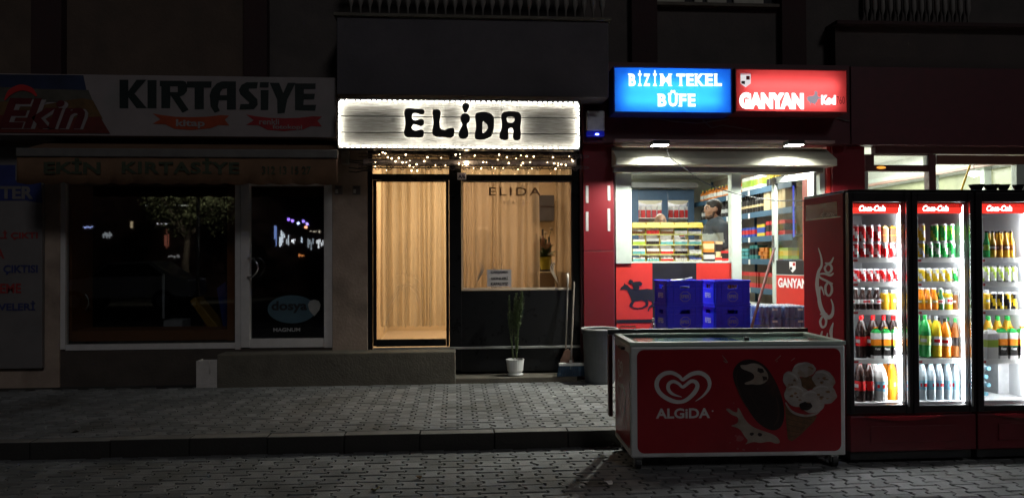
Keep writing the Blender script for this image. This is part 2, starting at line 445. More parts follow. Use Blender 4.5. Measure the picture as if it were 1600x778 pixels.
bpart('stall_riser', [(P(93, 400, 8.7).x, P(519, 400, 8.7).x, 8.72, 9.0, 0, P(300, 546, 8.72).z)], mat('dark grimy riser', (.07, .055, .045), .9, var=.25, scale=4, bump=.4))
pier = bpart('pier', [(P(908, 400, 8.62).x, P(962, 400, 8.62).x, 8.66, 9.3, 0, z_f0)], red_dark)
jz = P(935, 392, 8.6).z
a, b = P(912, 400, 8.62).x, P(959, 400, 8.62).x
for z0, z1 in ((PAV+.01, jz-.004), (jz+.004, z_f0-.003)):
    MB().box(a, b, 8.62, 8.66, z0, z1).build('cladding_panel', red_panel, pier, bevel=.003)
for x, y0, y1 in ((917, 290, 317), (951, 290, 313), (917, 331, 361), (951, 326, 361)):
    MB().pbox(x-1.5, y0, x+2.5, y1, 8.616, 8.62).build('mark', mat('dull white print', (.42, .4, .39), .6), pier)
bpart('pier', [(P(1301, 350, 8.62).x, P(1352, 350, 8.62).x, 8.62, 9.3, 0, z_f0)], red_panel)
a1, b1 = P(1290, 350, 8.7).x, P(1301, 350, 8.7).x
bpart('jamb', [(a1, b1, 8.66, 9.3, 0, z_f0)], shop_red)
bpart('base_wall', [(P(962, 400, 8.75).x, P(1146, 400, 8.75).x, 8.8, 9.0, 0, .3)], concrete)
bpart('rear_wall', [(-9, 12, 17.4, 17.6, 0, 7)], plaster_upper)
# rooms behind the glass
def room(name, x0, x1, y0, y1, z0, z1, m_wall, m_floor, m_ceil, t=.06):
    r = thing(name, None, None, kind='structure')
    MB().box(x0-t, x0, y0, y1, z0, z1).build('side_wall', m_wall, r)
    MB().box(x1, x1+t, y0, y1, z0, z1).build('side_wall', m_wall, r)
    MB().box(x0-t, x1+t, y1, y1+t, z0, z1).build('back_wall', m_wall, r)
    MB().box(x0-t, x1+t, y0, y1+t, z0-t, z0).build('floor', m_floor, r)
    MB().box(x0-t, x1+t, y0, y1+t, z1, z1+t).build('ceiling', m_ceil, r)
    return r
def lamp(name, loc, rot, size, power, col, sy=None):
    l = bpy.data.lights.new(name, 'AREA'); o = bpy.data.objects.new(name, l); COL.objects.link(o)
    l.energy = power; l.color = col; l.size = size
    if sy: l.shape = 'RECTANGLE'; l.size_y = sy
    o.location = loc; o.rotation_euler = rot; return o

# ---------------------------------------------------------------- stationery shop (left)
G = 8.78                                                            # glazing plane of the shopfronts
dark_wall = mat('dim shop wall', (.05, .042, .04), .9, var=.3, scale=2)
room('stationery_room', P(70, 400, 9).x, P(515, 400, 9).x, 9.02, 11.8, .45, 3.0, dark_wall, dark_wall, dark_wall)
st = thing('stationery_shopfront', 'dark unlit stationery shop window and glazed door in white frames under an awning', 'shopfront', (P(300, 545, G).x, G, .5))
def frame(mb, x0, y0, x1, y1, t, Yf, Yb):
    mb.pbox(x0, y0, x0+t, y1, Yf, Yb); mb.pbox(x1-t, y0, x1, y1, Yf, Yb)
    a, _, _, _ = rect(x0+t, y0, x1-t, y0+t, Yf); mb.pbox(x0+t, y0, x1-t, y0+t, Yf+.002, Yb); mb.pbox(x0+t, y1-t, x1-t, y1, Yf+.002, Yb)
    return mb
fr = frame(MB(), 93, 276, 376, 546, 9, G-.06, G+.02).build('window_frame', white_pvc, st, bevel=.004)
orange = mat('orange display frame', (.3, .1, .02), .6, var=.2, scale=4)
ob = MB(); ob.pbox(95, 284, 112, 532, G+.1, G+.6); ob.pbox(355, 284, 373, 532, G+.1, G+.6); ob.pbox(112, 516, 355, 532, G+.1, G+.6)
ob.build('display_surround', orange, st)
MB().pbox(102, 285, 367, 538, G-.02, G-.012).build('pane', dark_glass, st)
dr = frame(MB(), 376, 276, 520, 543, 14, G-.07, G+.02).build('door', white_pvc, st, bevel=.004)
MB().pbox(390, 285, 506, 530, G-.02, G-.012).build('pane', dark_glass, dr)
hp = [P(388, 403, G-.08), P(396, 404, G-.16), P(402, 412, G-.17), P(403, 419, G-.17), P(401, 425, G-.17), P(395, 432, G-.16), P(387, 433, G-.08)]
MB().tube(hp, .012, 8).build('handle', chrome, dr, smooth=True)
oval_blue = mat('faded blue sticker', (.05, .1, .13), .6, var=.1)
def ellipse(cx, cy, rx, ry, n=28): return [(cx+rx*math.cos(2*math.pi*i/n), cy+ry*math.sin(2*math.pi*i/n)) for i in range(n)]
stk = pshape([ellipse(456, 483, 38, 22)], G-.024, 'sticker', oval_blue, dr)
ptext('dosya', 424, 470, 480, 489, G-.027, 'lettering', print_black, dr, bold=.03)
pshape([[(491, 494), (483, 484), (481, 476), (484, 470), (491, 468), (498, 470), (501, 476), (499, 484)]], G-.028, 'sticker', mat('pale sticker', (.3, .3, .28), .6), dr)
ptext('MAGNUM', 427, 512, 469, 518, G-.024, 'lettering', mat('grey print', (.4, .4, .4), .6), dr, bold=.02)
# things seen dimly inside
t = thing('desk_fan', 'round desk fan with a pale ring standing inside the dark stationery window', 'fan', P(121, 518, 9.2))
c = P(121, 472, 9.2)
ring = [c+Vector((math.cos(a)*.125, 0, math.sin(a)*.125)) for a in (2*math.pi*i/24 for i in range(24))]
MB().tube(ring, .008, 6, closed=True).build('guard', steel, t, smooth=True)
MB().cyl(c+Vector((-.03, -.03, .02)), c+Vector((-.03, .03, .02)), .035, n=14).build('hub', steel, t)
MB().tube([c+Vector((0, .02, -.13)), c+Vector((.02, .02, -.22)), P(121, 516, 9.2)], .01).cyl(P(121, 518, 9.2), P(121, 516, 9.2), .08, n=16).build('stand', black_plastic, t)
def slab(name, label, cat, pts, Y, depth, m_):
    mb = MB().prism([P(x, y, Y) for x, y in pts], (0, depth, 0)); return tag(mb.build(name, m_, loc=P(*pts[0], Y), bevel=.006), label, cat)
toy = thing('toy_slide', 'yellow and blue plastic toy slide leaning inside the dark shop window', 'toy', P(335, 520, 9.3))
MB().prism([P(x, y, 9.3) for x, y in ((296, 470), (304, 464), (342, 512), (342, 522), (332, 522))], (0, .3, 0)).build('chute', mat('yellow plastic', (.4, .22, .02), .5), toy, bevel=.01)
MB().prism([P(x, y, 9.35) for x, y in ((338, 450), (352, 440), (364, 470), (366, 522), (350, 522))], (0, .04, 0)).build('side', mat('blue plastic', (.02, .05, .3), .4), toy, bevel=.01)
slab('book_box', 'dim red carton with upright books inside the dark shop window', 'carton', [(318, 492), (346, 492), (346, 524), (318, 524)], 9.65, .2, mat('red carton', (.3, .03, .03), .7))
slab('paper_ream', 'pale grey paper stack lying low in the dark shop window', 'paper', [(255, 500), (285, 500), (285, 518), (255, 518)], 9.4, .3, mat('pale paper', (.4, .4, .42), .8))
slab('ruler_display', 'tall pale ruler standing inside the dark shop window', 'ruler', [(253, 428), (257, 428), (257, 498), (253, 498)], 9.35, .02, mat('pale paper', (.4, .4, .42), .8))
# sign board
sg = thing('stationery_sign', 'unlit white stationery sign board with black KIRTASIYE lettering and an orange picture panel', 'sign', (P(262, 165, 8.3).x, 8.3, P(262, 165, 8.3).z))
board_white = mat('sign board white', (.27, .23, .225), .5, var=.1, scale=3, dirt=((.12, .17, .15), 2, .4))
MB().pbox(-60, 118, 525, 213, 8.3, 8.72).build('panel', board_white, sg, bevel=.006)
Ys = 8.296
T0 = (0, 80, 934/300)
pic_blue = mat('picture sky print', (.012, .02, .055), .6, var=.4, scale=3); pic_haze = mat('picture haze print', (.075, .065, .05), .6, var=.35, scale=4)
pic_gold = mat('picture field print', (.11, .055, .015), .6, var=.4, scale=8); pic_red = mat('picture red print', (.12, .014, .008), .6, var=.3, scale=5)
pp = [pshape([[(-200, 112), (405, 118), (422, 195), (-200, 195)]], Ys, 'picture', pic_blue, sg, tr=T0)]
pshape([[(-200, 170), (0, 175), (200, 185), (430, 190), (452, 245), (-200, 250)]], Ys-.002, 'picture', pic_haze, sg, tr=T0)
pshape([[(-200, 250), (60, 245), (210, 262), (330, 240), (400, 230), (452, 240), (500, 330), (-200, 340)]], Ys-.004, 'picture', pic_gold, sg, tr=T0)
pshape([[(-200, 320), (60, 310), (300, 330), (485, 318), (535, 400), (-200, 396)]], Ys-.006, 'picture', pic_red, sg, tr=T0)
ptext('Ekin', 2, 156, 138, 202, Ys-.009, 'lettering', board_white, sg, bold=.05, shear=.3)
ptext('Ekin', -2, 154, 133, 201, Ys-.011, 'lettering', mat('dark red print', (.09, .005, .008), .5), sg, bold=.03, shear=.3)
rb = ribbon([(20, 240), (50, 200), (100, 178), (150, 190), (178, 220)], [4, 26, 30, 24, 6])
def pstroke(pts, ws, Y, name, m_, parent, tr):
    mb = ribbon(pts, ws); V2 = [P(tr[0]+x/tr[2], tr[1]+y/tr[2], Y) for x, y, z in mb.v]
    q = MB(); q.add(V2, mb.f); return q.build(name, m_, parent)
pstroke([(22, 240), (50, 200), (100, 178), (150, 190), (178, 220)], [4, 26, 30, 24, 6], Ys-.009, 'swoosh', print_red, sg, T0)
T1 = (170, 80, 1151/370)
ink = mat('sign ink', (.006, .014, .012), .5)
KIR = [
 [[(52, 140), (95, 140), (95, 195), (135, 140), (182, 140), (125, 207), (185, 278), (135, 278), (95, 225), (95, 278), (52, 278)]],
 [[(188, 142), (232, 142), (232, 278), (188, 278)]],
 [[(248, 145), (360, 145), (374, 150), (380, 165), (380, 195), (365, 213), (345, 222), (388, 285), (358, 300), (300, 215), (298, 278), (255, 278), (255, 172), (248, 172)], [(298, 172), (298, 200), (335, 200), (335, 172)]],
 [[(380, 148), (500, 148), (498, 178), (462, 178), (462, 283), (417, 283), (417, 178), (378, 178)]],
 [[(490, 215), (500, 185), (525, 158), (550, 148), (618, 148), (618, 285), (574, 285), (574, 240), (535, 240), (530, 270), (540, 290), (515, 300), (495, 270)], [(540, 215), (574, 215), (574, 182), (552, 186), (542, 200)]],
 [[(632, 190), (645, 165), (670, 152), (725, 152), (720, 182), (682, 182), (680, 192), (722, 235), (724, 262), (705, 283), (635, 285), (640, 258), (680, 258), (683, 250), (640, 212)]],
 [[(738, 190), (777, 190), (775, 287), (738, 287)], [(735, 152), (778, 152), (776, 178), (733, 178)]],
 [[(782, 155), (828, 155), (848, 205), (870, 155), (908, 155), (868, 235), (855, 300), (820, 305), (818, 235)]],
 [[(905, 158), (1005, 158), (1005, 185), (948, 185), (948, 208), (1002, 208), (998, 235), (948, 235), (946, 262), (1008, 262), (1003, 290), (905, 288)]]]
for lp in KIR: pshape(lp, Ys, 'letter', ink, sg, tr=T1)
def banner(x0, x1, y0, m_):
    w = x1-x0
    pts = [(x0, y0-8), (x0+.12*w, y0), (x0+.3*w, y0+8), (x0+.5*w, y0+10), (x0+.7*w, y0+8), (x0+.88*w, y0), (x1, y0+2), (x1-.06*w, y0+22), (x1, y0+50), (x1-.14*w, y0+48),
           (x1-.25*w, y0+64), (x0+.5*w, y0+72), (x0+.28*w, y0+66), (x0+.16*w, y0+44), (x0, y0+42), (x0+.1*w, y0+20)]
    pshape([pts], Ys, 'banner', m_, sg, tr=T1)
banner(214, 586, 312, mat('orange banner', (.34, .05, .012), .5)); banner(668, 1036, 317, mat('red banner', (.3, .012, .016), .5))
ptext('kitap', 275, 187, 320, 201, Ys-.004, 'lettering', board_white, sg, bold=.03)
ptext('renkli', 405, 186, 436, 195, Ys-.004, 'lettering', board_white, sg, bold=.02)
ptext('fotokopi', 426, 195, 472, 204, Ys-.004, 'lettering', board_white, sg, bold=.02)
# awning
aw = thing('awning', 'dull orange fabric awning with scalloped valance over the stationery window', 'awning', (P(270, 260, 7.95).x, 7.95, P(270, 235, 7.95).z))
cloth = mat('faded orange awning cloth', (.16, .085, .045), .85, var=.22, scale=4, bump=.2, dirt=((.1, .06, .04), 2, .5))
x0, x1, z0, z1 = rect(26, 245, 528, 286, 7.95)
zc0, zc1 = P(270, 246, 7.95).z, P(270, 233, 7.95).z
MB().box(x0, x1, 7.93, 7.99, zc0, zc1).build('front_bar', mat('grey awning bar', (.14, .13, .12), .5, var=.15), aw, bevel=.008)
n = 150; vs = []; 
for i in range(n+1):
    x = x0+(x1-x0)*i/n; ph = i/n*14
    w = .006*math.sin(ph*2.1)+.004*math.sin(ph*5.3)
    vs += [(x, 7.955+w*.3, zc0), (x, 7.955+w, (zc0+z0)/2), (x, 7.952+w*1.4, z0-.018*abs(math.sin(math.pi*ph)))]
fs = []
for i in range(n): fs += [(3*i, 3*i+3, 3*i+4, 3*i+1), (3*i+1, 3*i+4, 3*i+5, 3*i+2)]
val = MB().add(vs, fs).build('valance', cloth, aw, smooth=True); sm = val.modifiers.new('cloth', 'SOLIDIFY'); sm.thickness = .004
zt = P(270, 222, 8.6).z
MB().prism([(x0+.03, 7.97, zc1-.03), (x0+.03, 7.97, zc1-.012), (x0+.03, 8.66, zt+.02), (x0+.03, 8.66, zt)], (x1-x0-.06, 0, 0)).build('canopy', cloth, aw)
MB().box(x0, x1, 8.5, 8.69, zt+.03, zt+.16).build('cassette', mat('dark awning box', (.05, .05, .05), .5), aw, bevel=.01)
for xa in (x0+.35, x1-.35):
    MB().tube([(xa, 8.66, zt-.02), (xa+.1, 8.3, zc0+.02), (xa, 7.98, zc0+.04)], .02, 8).build('arm', steel, aw)
faded = mat('faded green print', (.045, .055, .03), .8, var=.3, scale=20)
ptext('EKİN', 68, 247, 157, 272, 7.936, 'lettering', faded, aw, bold=.035)
ptext('KIRTASİYE', 190, 247, 374, 272, 7.936, 'lettering', faded, aw, bold=.035, space=1.1)
ptext('312 13 15 27', 409, 260, 486, 273, 7.936, 'lettering', faded, aw, bold=.02)
# poster panel at far left
po = thing('service_poster', 'white poster panel with blue header and red and blue service lettering at the shop corner', 'poster', (P(32, 580, 8.64).x, 8.64, P(32, 580, 8.64).z))
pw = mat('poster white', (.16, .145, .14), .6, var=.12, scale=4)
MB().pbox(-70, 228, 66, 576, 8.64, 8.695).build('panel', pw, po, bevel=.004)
pshape([[(-70, 258), (24, 258), (24, 282), (64, 282), (66, 318), (40, 313), (-10, 314), (-70, 330)]], 8.636, 'header', mat('poster blue', (.02, .03, .14), .6), po)
red_t = mat('poster red letters', (.3, .03, .03), .6); blue_t = mat('poster blue letters', (.03, .035, .12), .6)
ptext('TER', 0, 291, 52, 311, 8.632, 'lettering', pw, po, bold=.04)
for s_, a_, b_, y_, m_ in (('Lİ ÇIKTI', -4, 59, 360, red_t), ('A', -7, 7, 389, red_t), ('ÇIKTISI', 5, 59, 414, blue_t), ('EME', 0, 33, 443, red_t), ('VELERİ', -3, 55, 470, blue_t)):
    ptext(s_, a_, y_, b_, y_+15, 8.634, 'lettering', m_, po, bold=.03)
# small pier fittings
for i, x in enumerate((529, 557)):
    mt = thing('meter_plate', ('left' if i == 0 else 'right')+' small grey plate with two buttons on the pier between stationery shop and salon', 'plate', P(x, 297, 8.69))
    MB().pbox(x-6, 290, x+6, 304, 8.685, 8.7).build('plate', mat('grey plate', (.14, .12, .11), .5), mt, bevel=.002)
    MB().pbox(x-5, 296, x-1, 302, 8.68, 8.685).build('button', mat('pale plate', (.5, .47, .42), .5), mt)
    MB().pbox(x+0.5, 296, x+4.5, 302, 8.68, 8.685).build('button', mat('grey plate', (.14, .12, .11), .5), mt)
    ptext('NO', x-4, 291, x+4, 294.5, 8.684, 'lettering', print_black, mt)
jb = thing('junction_box', 'small grey cable junction box with loose wires under the left end of the lit sign', 'junction box', P(540, 245, 8.6))
MB().pbox(533, 236, 545, 256, 8.6, 8.69).build('box', steel, jb, bevel=.004)
for k, (ya, yb) in enumerate(((250, 251), (253, 256), (268, 267), (262, 265))):
    MB().tube([P(545, ya, 8.64), P(556, ya+1.5, 8.62), P(568, yb, 8.64), P(582, yb, 8.6)], .006, 6).build('wire', black_plastic, jb, smooth=True)
# concrete step across stationery door and salon
sx0, sx1 = P(340, 575, 8.45).x, P(712, 575, 8.45).x
sz = P(560, 551, 8.42).z
tag(MB().box(sx0, sx1, 8.42, 8.7, PAV-.05, sz).build('concrete_step', concrete, loc=((sx0+sx1)/2, 8.5, PAV), bevel=.012), 'long worn concrete doorstep in front of the stationery and salon doors', 'step')
tag(MB().box(P(500, 590, 8.3).x, P(905, 590, 8.3).x, 8.44, 8.725, PAV-.05, PAV+.06).build('low_step', concrete, loc=(0, 8.6, PAV), bevel=.01), 'low concrete ledge at the foot of the black salon panel', 'step')
cb = thing('cardboard_box', 'pale open carton standing on the pavement against the end of the doorstep', 'carton', (P(325, 577, 8.44).x, 8.44, PAV))
cx, cy = P(325, 577, 8.44).x, 8.44; cw, ch = .245, .285
cmat = mat('pale cardboard', (.6, .56, .52), .85, var=.15, scale=8, bump=.2)
mb = MB()
mb.box(cx-cw/2, cx+.01, cy, cy+.008, PAV, PAV+ch); mb.box(cx+.026, cx+cw/2, cy, cy+.008, PAV, PAV+ch); mb.box(cx+.01, cx+.026, cy+.001, cy+.007, PAV, PAV+ch*.5)
mb.box(cx-cw/2, cx+cw/2, cy+.2, cy+.208, PAV, PAV+ch*.96); mb.box(cx-cw/2, cx-cw/2+.008, cy+.009, cy+.2, PAV, PAV+ch); mb.box(cx+cw/2-.008, cx+cw/2, cy+.009, cy+.2, PAV, PAV+ch)
mb.box(cx-cw/2+.008, cx+cw/2-.008, cy+.008, cy+.2, PAV, PAV+.008)
mb.build('body', cmat, cb)
MB().prism([(cx+cw/2, cy, PAV+ch+.001), (cx+cw/2+.06, cy+.01, PAV+ch+.05), (cx+cw/2+.06, cy+.2, PAV+ch+.05), (cx+cw/2, cy+.2, PAV+ch+.001)], (0, 0, .006)).build('flap', cmat, cb)
# ---------------------------------------------------------------- the salon (middle)
warm_wall = mat('salon wall', (.62, .5, .34), .8, var=.1, scale=3)
rx0, rx1 = P(572, 400, G).x, P(900, 400, G).x
room('salon_room', rx0, rx1+.5, G+.06, 11.6, .42, 3.0, warm_wall, mat('salon floor', (.5, .42, .32), .4, var=.15), mat('salon ceiling', (.7, .62, .48), .8))
lamp('salon_lamp', ((rx0+rx1)/2, 10.3, 2.95), (0, 0, 0), 1.4, 74, (1.0, .76, .5), 1.2)
lamp('salon_window_lamp', ((rx0+rx1)/2, 9.15, 2.96), (0, 0, 0), 2.0, 52, (1.0, .76, .5), .15)
so = thing('salon_shopfront', 'black framed salon shopfront with tall glazed door and wide window lit warm from inside', 'shopfront', (P(735, 545, G).x, G, .3))
fmb = MB()
Yf, Yb = G-.06, G+.03
fmb.pbox(575, 238, 582, 578, Yf, Yb); fmb.pbox(702, 238, 721, 578, Yf, Yb); fmb.pbox(894, 238, 908, 578, Yf, Yb)
fmb.pbox(582, 272, 702, 281, Yf+.002, Yb); fmb.pbox(721, 273, 894, 283, Yf+.002, Yb)
fmb.build('frame', black_frame, so, bevel=.004)
d = MB(); d.pbox(583, 281.5, 588, 541, G-.045, G+.02); d.pbox(697, 281.5, 701.5, 541, G-.045, G+.02); d.pbox(588, 281.5, 697, 284, G-.043, G+.02); d.pbox(588, 530, 697, 541, G-.043, G+.02)
door = d.build('door', black_frame, so, bevel=.003)
sglass = glass('salon glass', .05, (.97, .95, .92))
MB().pbox(587, 283, 698, 531, G-.006, G).build('pane', sglass, door)
MB().pbox(582, 238, 702, 272.5, G-.006, G).build('transom_pane', sglass, so)
MB().pbox(721, 238, 894, 273.5, G-.006, G).build('transom_pane', sglass, so)
wp = MB().pbox(721, 283, 894, 452, G-.006, G).build('window_pane', glass('tinted salon glass', .06, (.74, .7, .68)), so)
pale_wood = mat('pale glazing bead', (.5, .4, .3), .6)
bd = MB(); bd.pbox(721, 449.5, 894, 453, G-.03, G-.008); bd.pbox(721, 283, 723, 449.5, G-.03, G-.008); bd.pbox(892, 283, 894, 449.5, G-.03, G-.008); bd.pbox(723, 283, 892, 285, G-.03, G-.008)
bd.build('glazing_bead', pale_wood, so)
MB().pbox(721, 453.5, 894, 580, G-.05, G+.02).build('kick_panel', black_frame, so, bevel=.004)
MB().pbox(583, 541.5, 908, 545, G-.085, G-.052).build('sill_strip', steel, so, bevel=.002)
# lettering on the glass
decal = mat('brown glass lettering', (.2, .12, .07), .6)
ptext('ELIDA', 764, 293, 845, 306, G-.008, 'lettering', decal, so, bold=.01, space=1.25)
faint = mat('pale glass lettering', (.34, .26, .19), .6)
ptext('BEAUTY', 786, 314, 828, 320, G-.008, 'lettering', faint, so, bold=.0, space=1.3)
def glass_stroke(pts, w, m_): pstroke(pts, w, G-.009, 'window_decal', m_, so, (0, 0, 1))
pale = mat('pale window decal', (.75, .66, .5), .6)
for pts in (((618, 431), (632, 428), (646, 432), (656, 440), (661, 448)), ((620, 446), (636, 443), (648, 448), (656, 458)), ((612, 476), (626, 452), (640, 445)), ((640, 448), (652, 462), (658, 486)), ((606, 480), (616, 462), (622, 450)), ((600, 520), (604, 500), (612, 484))):
    glass_stroke(pts, .7, pale)
MB().cyl(P(698, 321, G-.02), P(698, 321, G-.012), .012, n=10).build('sticker', pale, so)
for cx_, s_ in ((744, 1), (872, -1)):
    for k in range(5):
        a = -1.2+k*.6
        glass_stroke([(cx_, 443), (cx_+s_*(4+k*2), 432-k*3), (cx_+s_*(8-k)*1.0, 420-k*3.5)], [.5, 1.3, .4], faint)
nt_ = thing('paper_notice', 'grey printed notice CARSAMBA GUNLERI KAPALIYIZ taped low inside the salon window', 'notice', P(780, 448, G-.02))
MB().pbox(761, 421, 799, 448, G-.016, G-.0095).build('sheet', mat('grey paper', (.36, .32, .31), .8, var=.08), nt_)
for s_, y in (('ÇARŞAMBA', 423), ('GÜNLERİ', 432), ('KAPALIYIZ', 441)):
    ptext(s_, 767, y, 794, y+5, G-.018, 'lettering', print_black, nt_, bold=.03)
pq = thing('number_plaque', 'small white A/6 house number plaque on the black salon frame', 'plaque', P(721, 275, Yf-.01))
MB().pbox(714.5, 270, 728.5, 281, Yf-.008, Yf-.001).build('plate', mat('plaque white', (.5, .5, .62), .4), pq)
ptext('A/6', 716, 272.5, 727, 279, Yf-.0095, 'lettering', mat('navy print', (.01, .01, .08), .4), pq, bold=.04)
# sheer curtains: folded cloth hung behind the panes
def sheer_mat():
    m = bpy.data.materials.new('sheer curtain'); m.use_nodes = True; nt = m.node_tree; N = nt.nodes; L = nt.links; N.clear()
    o = N.new('ShaderNodeOutputMaterial'); d = N.new('ShaderNodeBsdfDiffuse'); t = N.new('ShaderNodeBsdfTranslucent'); tr = N.new('ShaderNodeBsdfTransparent')
    d.inputs[0].default_value = (.84, .76, .6, 1); t.inputs[0].default_value = (.84, .76, .6, 1)
    a = N.new('ShaderNodeMixShader'); a.inputs[0].default_value = .5; b = N.new('ShaderNodeMixShader')
    L.new(d.outputs[0], a.inputs[1]); L.new(t.outputs[0], a.inputs[2]); L.new(tr.outputs[0], b.inputs[1]); L.new(a.outputs[0], b.inputs[2])
    lw = N.new('ShaderNodeLayerWeight'); lw.inputs[0].default_value = .35; mr = N.new('ShaderNodeMapRange')
    mr.inputs[3].default_value = .6; mr.inputs[4].default_value = 1.0; L.new(lw.outputs['Facing'], mr.inputs[0]); L.new(mr.outputs[0], b.inputs[0])
    L.new(b.outputs[0], o.inputs[0]); return m
sheer = sheer_mat()
def curtain(label, px0, px1, pytop, pybot, Y, folds, amp, seed, scallop=0.):
    rnd = random.Random(seed); x0, x1, z0, z1 = rect(px0, pytop, px1, pybot, Y)
    n = folds*10; nz = 14; ph = [rnd.uniform(-.9, .9) for _ in range(folds+2)]; am = [rnd.uniform(.35, 1.3) for _ in range(folds+2)]
    vs = []; fs = []
    wd = [rnd.choice([rnd.uniform(.35, .7), rnd.uniform(.9, 1.9)]) for _ in range(folds)]; tot = sum(wd); edge = [0]
    for w_ in wd: edge.append(edge[-1]+w_/tot)
    for k in range(nz+1):
        t = k/nz
        for i in range(n+1):
            f = min(i//10, folds-1); w = i/10-f; u = f+w
            a_ = am[f]*(1-w)+am[f+1]*w; p_ = ph[f]*(1-w)+ph[f+1]*w
            sn = math.sin(2*math.pi*w+.5*p_+.25*t*p_); y = Y+amp*a_*math.copysign(abs(sn)**.7, sn)*(.6+.4*t)+.012*math.sin(u*3.1+seed+t)
            x = x0+(x1-x0)*(edge[f]+(edge[f+1]-edge[f])*w)+.014*math.sin(u*1.7+t*2.5+seed)*t
            z = z1+(z0-z1)*t-(scallop*abs(math.sin(u*math.pi*2)) if k == nz else 0)
            vs.append((x, y, z))
    for k in range(nz):
        for i in range(n): a = k*(n+1)+i; fs.append((a, a+1, a+n+2, a+n+1))
    t_ = thing('curtain', label, 'curtain', ((x0+x1)/2, Y, z0), group='sheer salon curtains')
    MB().add(vs, fs).build('cloth', sheer, t_, smooth=True, fix=False)
    MB().cyl((x0, Y, z1+.02), (x1, Y, z1+.02), .012).build('rod', steel, t_)
curtain('sheer cream curtain hanging in pleats behind the salon door glass', 596, 703, 240, 508, G+.26, 9, .06, 3, .02)
curtain('wide sheer curtain across the left part of the salon window above the notice', 719, 842, 240, 470, G+.24, 12, .055, 5)
curtain('narrow sheer curtain strip at the right edge of the salon window', 868, 906, 240, 470, G+.24, 4, .045, 8)
# things inside the salon
bk = thing('wall_board', 'pale pinned notice board with paper strips on the left wall inside the salon door', 'board', (rx0+.05, 9.5, 1.2))
MB().box(rx0+.001, rx0+.03, 9.0, 9.75, 1.0, 2.35).build('board', mat('cork board', (.42, .28, .14), .8, var=.2), bk, bevel=.004)
for y, z, h in ((9.1, 2.0, .25), (9.3, 1.6, .4), (9.12, 1.3, .5), (9.5, 1.9, .3), (9.5, 1.25, .3)):
    MB().box(rx0+.031, rx0+.034, y, y+.16, z, z+h).build('paper', mat('old paper', (.6, .52, .4), .8, var=.25, scale=12), bk)
cab = thing('display_ledge', 'white ledge cabinet under the plant inside the salon window', 'cabinet', P(850, 470, 9.35))
c0, c1 = P(828, 425, 9.3), P(905, 425, 9.3)
MB().box(c0.x, c1.x, 9.3, 9.62, c0.z-.03, c0.z).build('top', cream, cab, bevel=.004)
MB().box(c0.x+.02, c1.x-.02, 9.32, 9.6, .42, c0.z-.031).build('body', warm_wall, cab)
pl = thing('potted_plant', 'leafy plant in a yellow green pot on the ledge inside the salon window', 'plant', P(852, 421, 9.42))
q = P(852, 421, 9.42)
lime = mat('lime pot', (.55, .55, .06), .4, var=.06)
MB().lathe([(.055, 0), (.075, .13), (.082, .13), (.082, .155), (.07, .155), (.066, .14)], q, 16).build('pot', lime, pl)
leaf_m = mat('dark leaf', (.05, .11, .04), .5, var=.3)
for k in range(34):
    a = random.uniform(0, 6.28); L_ = random.uniform(.13, .3); b_ = random.uniform(.2, 1.3)
    dirv = Vector((math.cos(a)*math.cos(b_), math.sin(a)*math.cos(b_), math.sin(b_))); side = dirv.cross(Vector((0, 0, 1))).normalized()
    base = q+Vector((0, 0, .15)); vs = []
    for i in range(5):
        t = i/4; c = base+dirv*L_*t+Vector((0, 0, -.35*L_*t*t)); w = .021*math.sin(math.pi*min(.98, t*.85+.12))
        vs += [c+side*w+Vector((0, 0, .004)), c-Vector((0, 0, .002)), c-side*w+Vector((0, 0, .004))]
    fs = []
    for i in range(4):
        o_ = i*3; fs += [(o_, o_+3, o_+4, o_+1), (o_+1, o_+4, o_+5, o_+2)]
    MB().add(vs, fs).build('leaf', leaf_m, pl, smooth=True, fix=False)
for k in range(3):
    e = q+Vector((-.06+.07*k, .02, .4+.05*k)); MB().tube([q+Vector((0, 0, .16)), q+Vector((-.03+.03*k, 0, .3)), e], .003, 5).build('stalk', leaf_m, pl)
    MB().ball(e, .022, 8).build('flower', mat('cream petals', (.7, .62, .5), .7), pl)
shv = thing('dark_cupboard', 'dark grey wall cupboard hanging in the back of the salon seen past the curtain gap', 'cupboard', P(848, 330, 11.2))
MB().pbox(836, 305, 866, 345, 11.2, 11.59).build('body', mat('dark cupboard', (.06, .06, .07), .5), shv, bevel=.006)
MB().pbox(837, 322, 865, 323, 11.19, 11.2).build('handle', chrome, shv)
for px, h, w_ in ((838, 45, 'leftmost'), (848, 52, 'tallest, middle'), (858, 40, 'rightmost'), (843, 38, 'second'), (853, 36, 'fourth')):
    b = thing('bottle', w_+' slim brown bottle standing behind the salon plant', 'bottle', P(px, 410, 10.2), group='bottles behind the salon plant')
    p_ = P(px, 410, 10.2); hh = P(px, 410-h, 10.2).z-p_.z
    MB().lathe([(.035, 0, 0), (.035, hh*.7, 0), (.014, hh*.8, 1), (.014, hh, 1)], p_, 10, 0).build('body', [mat('brown bottle', (.14, .07, .04), .3), black_plastic], b, smooth=False)
stn = thing('bottle_stand', 'narrow dark shelf carrying brown bottles behind the salon plant', 'shelf', P(848, 411, 10.2))
a_ = P(832, 410.5, 10.2); b_ = P(866, 410.5, 10.2)
MB().box(a_.x, b_.x, 10.1, 10.35, a_.z-.03, a_.z-.001).box(a_.x+.02, b_.x-.02, 10.12, 10.33, .42, a_.z-.03).build('body', mat('dark cupboard', (.06, .06, .07), .5), stn)
ls = thing('lampshade', 'pale pleated lampshade glowing softly behind the salon window curtain', 'lampshade', P(754, 402, 9.5))
q = P(754, 402, 9.5); top = P(754, 355, 9.5).z-q.z; rw = (P(775, 402, 9.5).x-P(735, 402, 9.5).x)/2
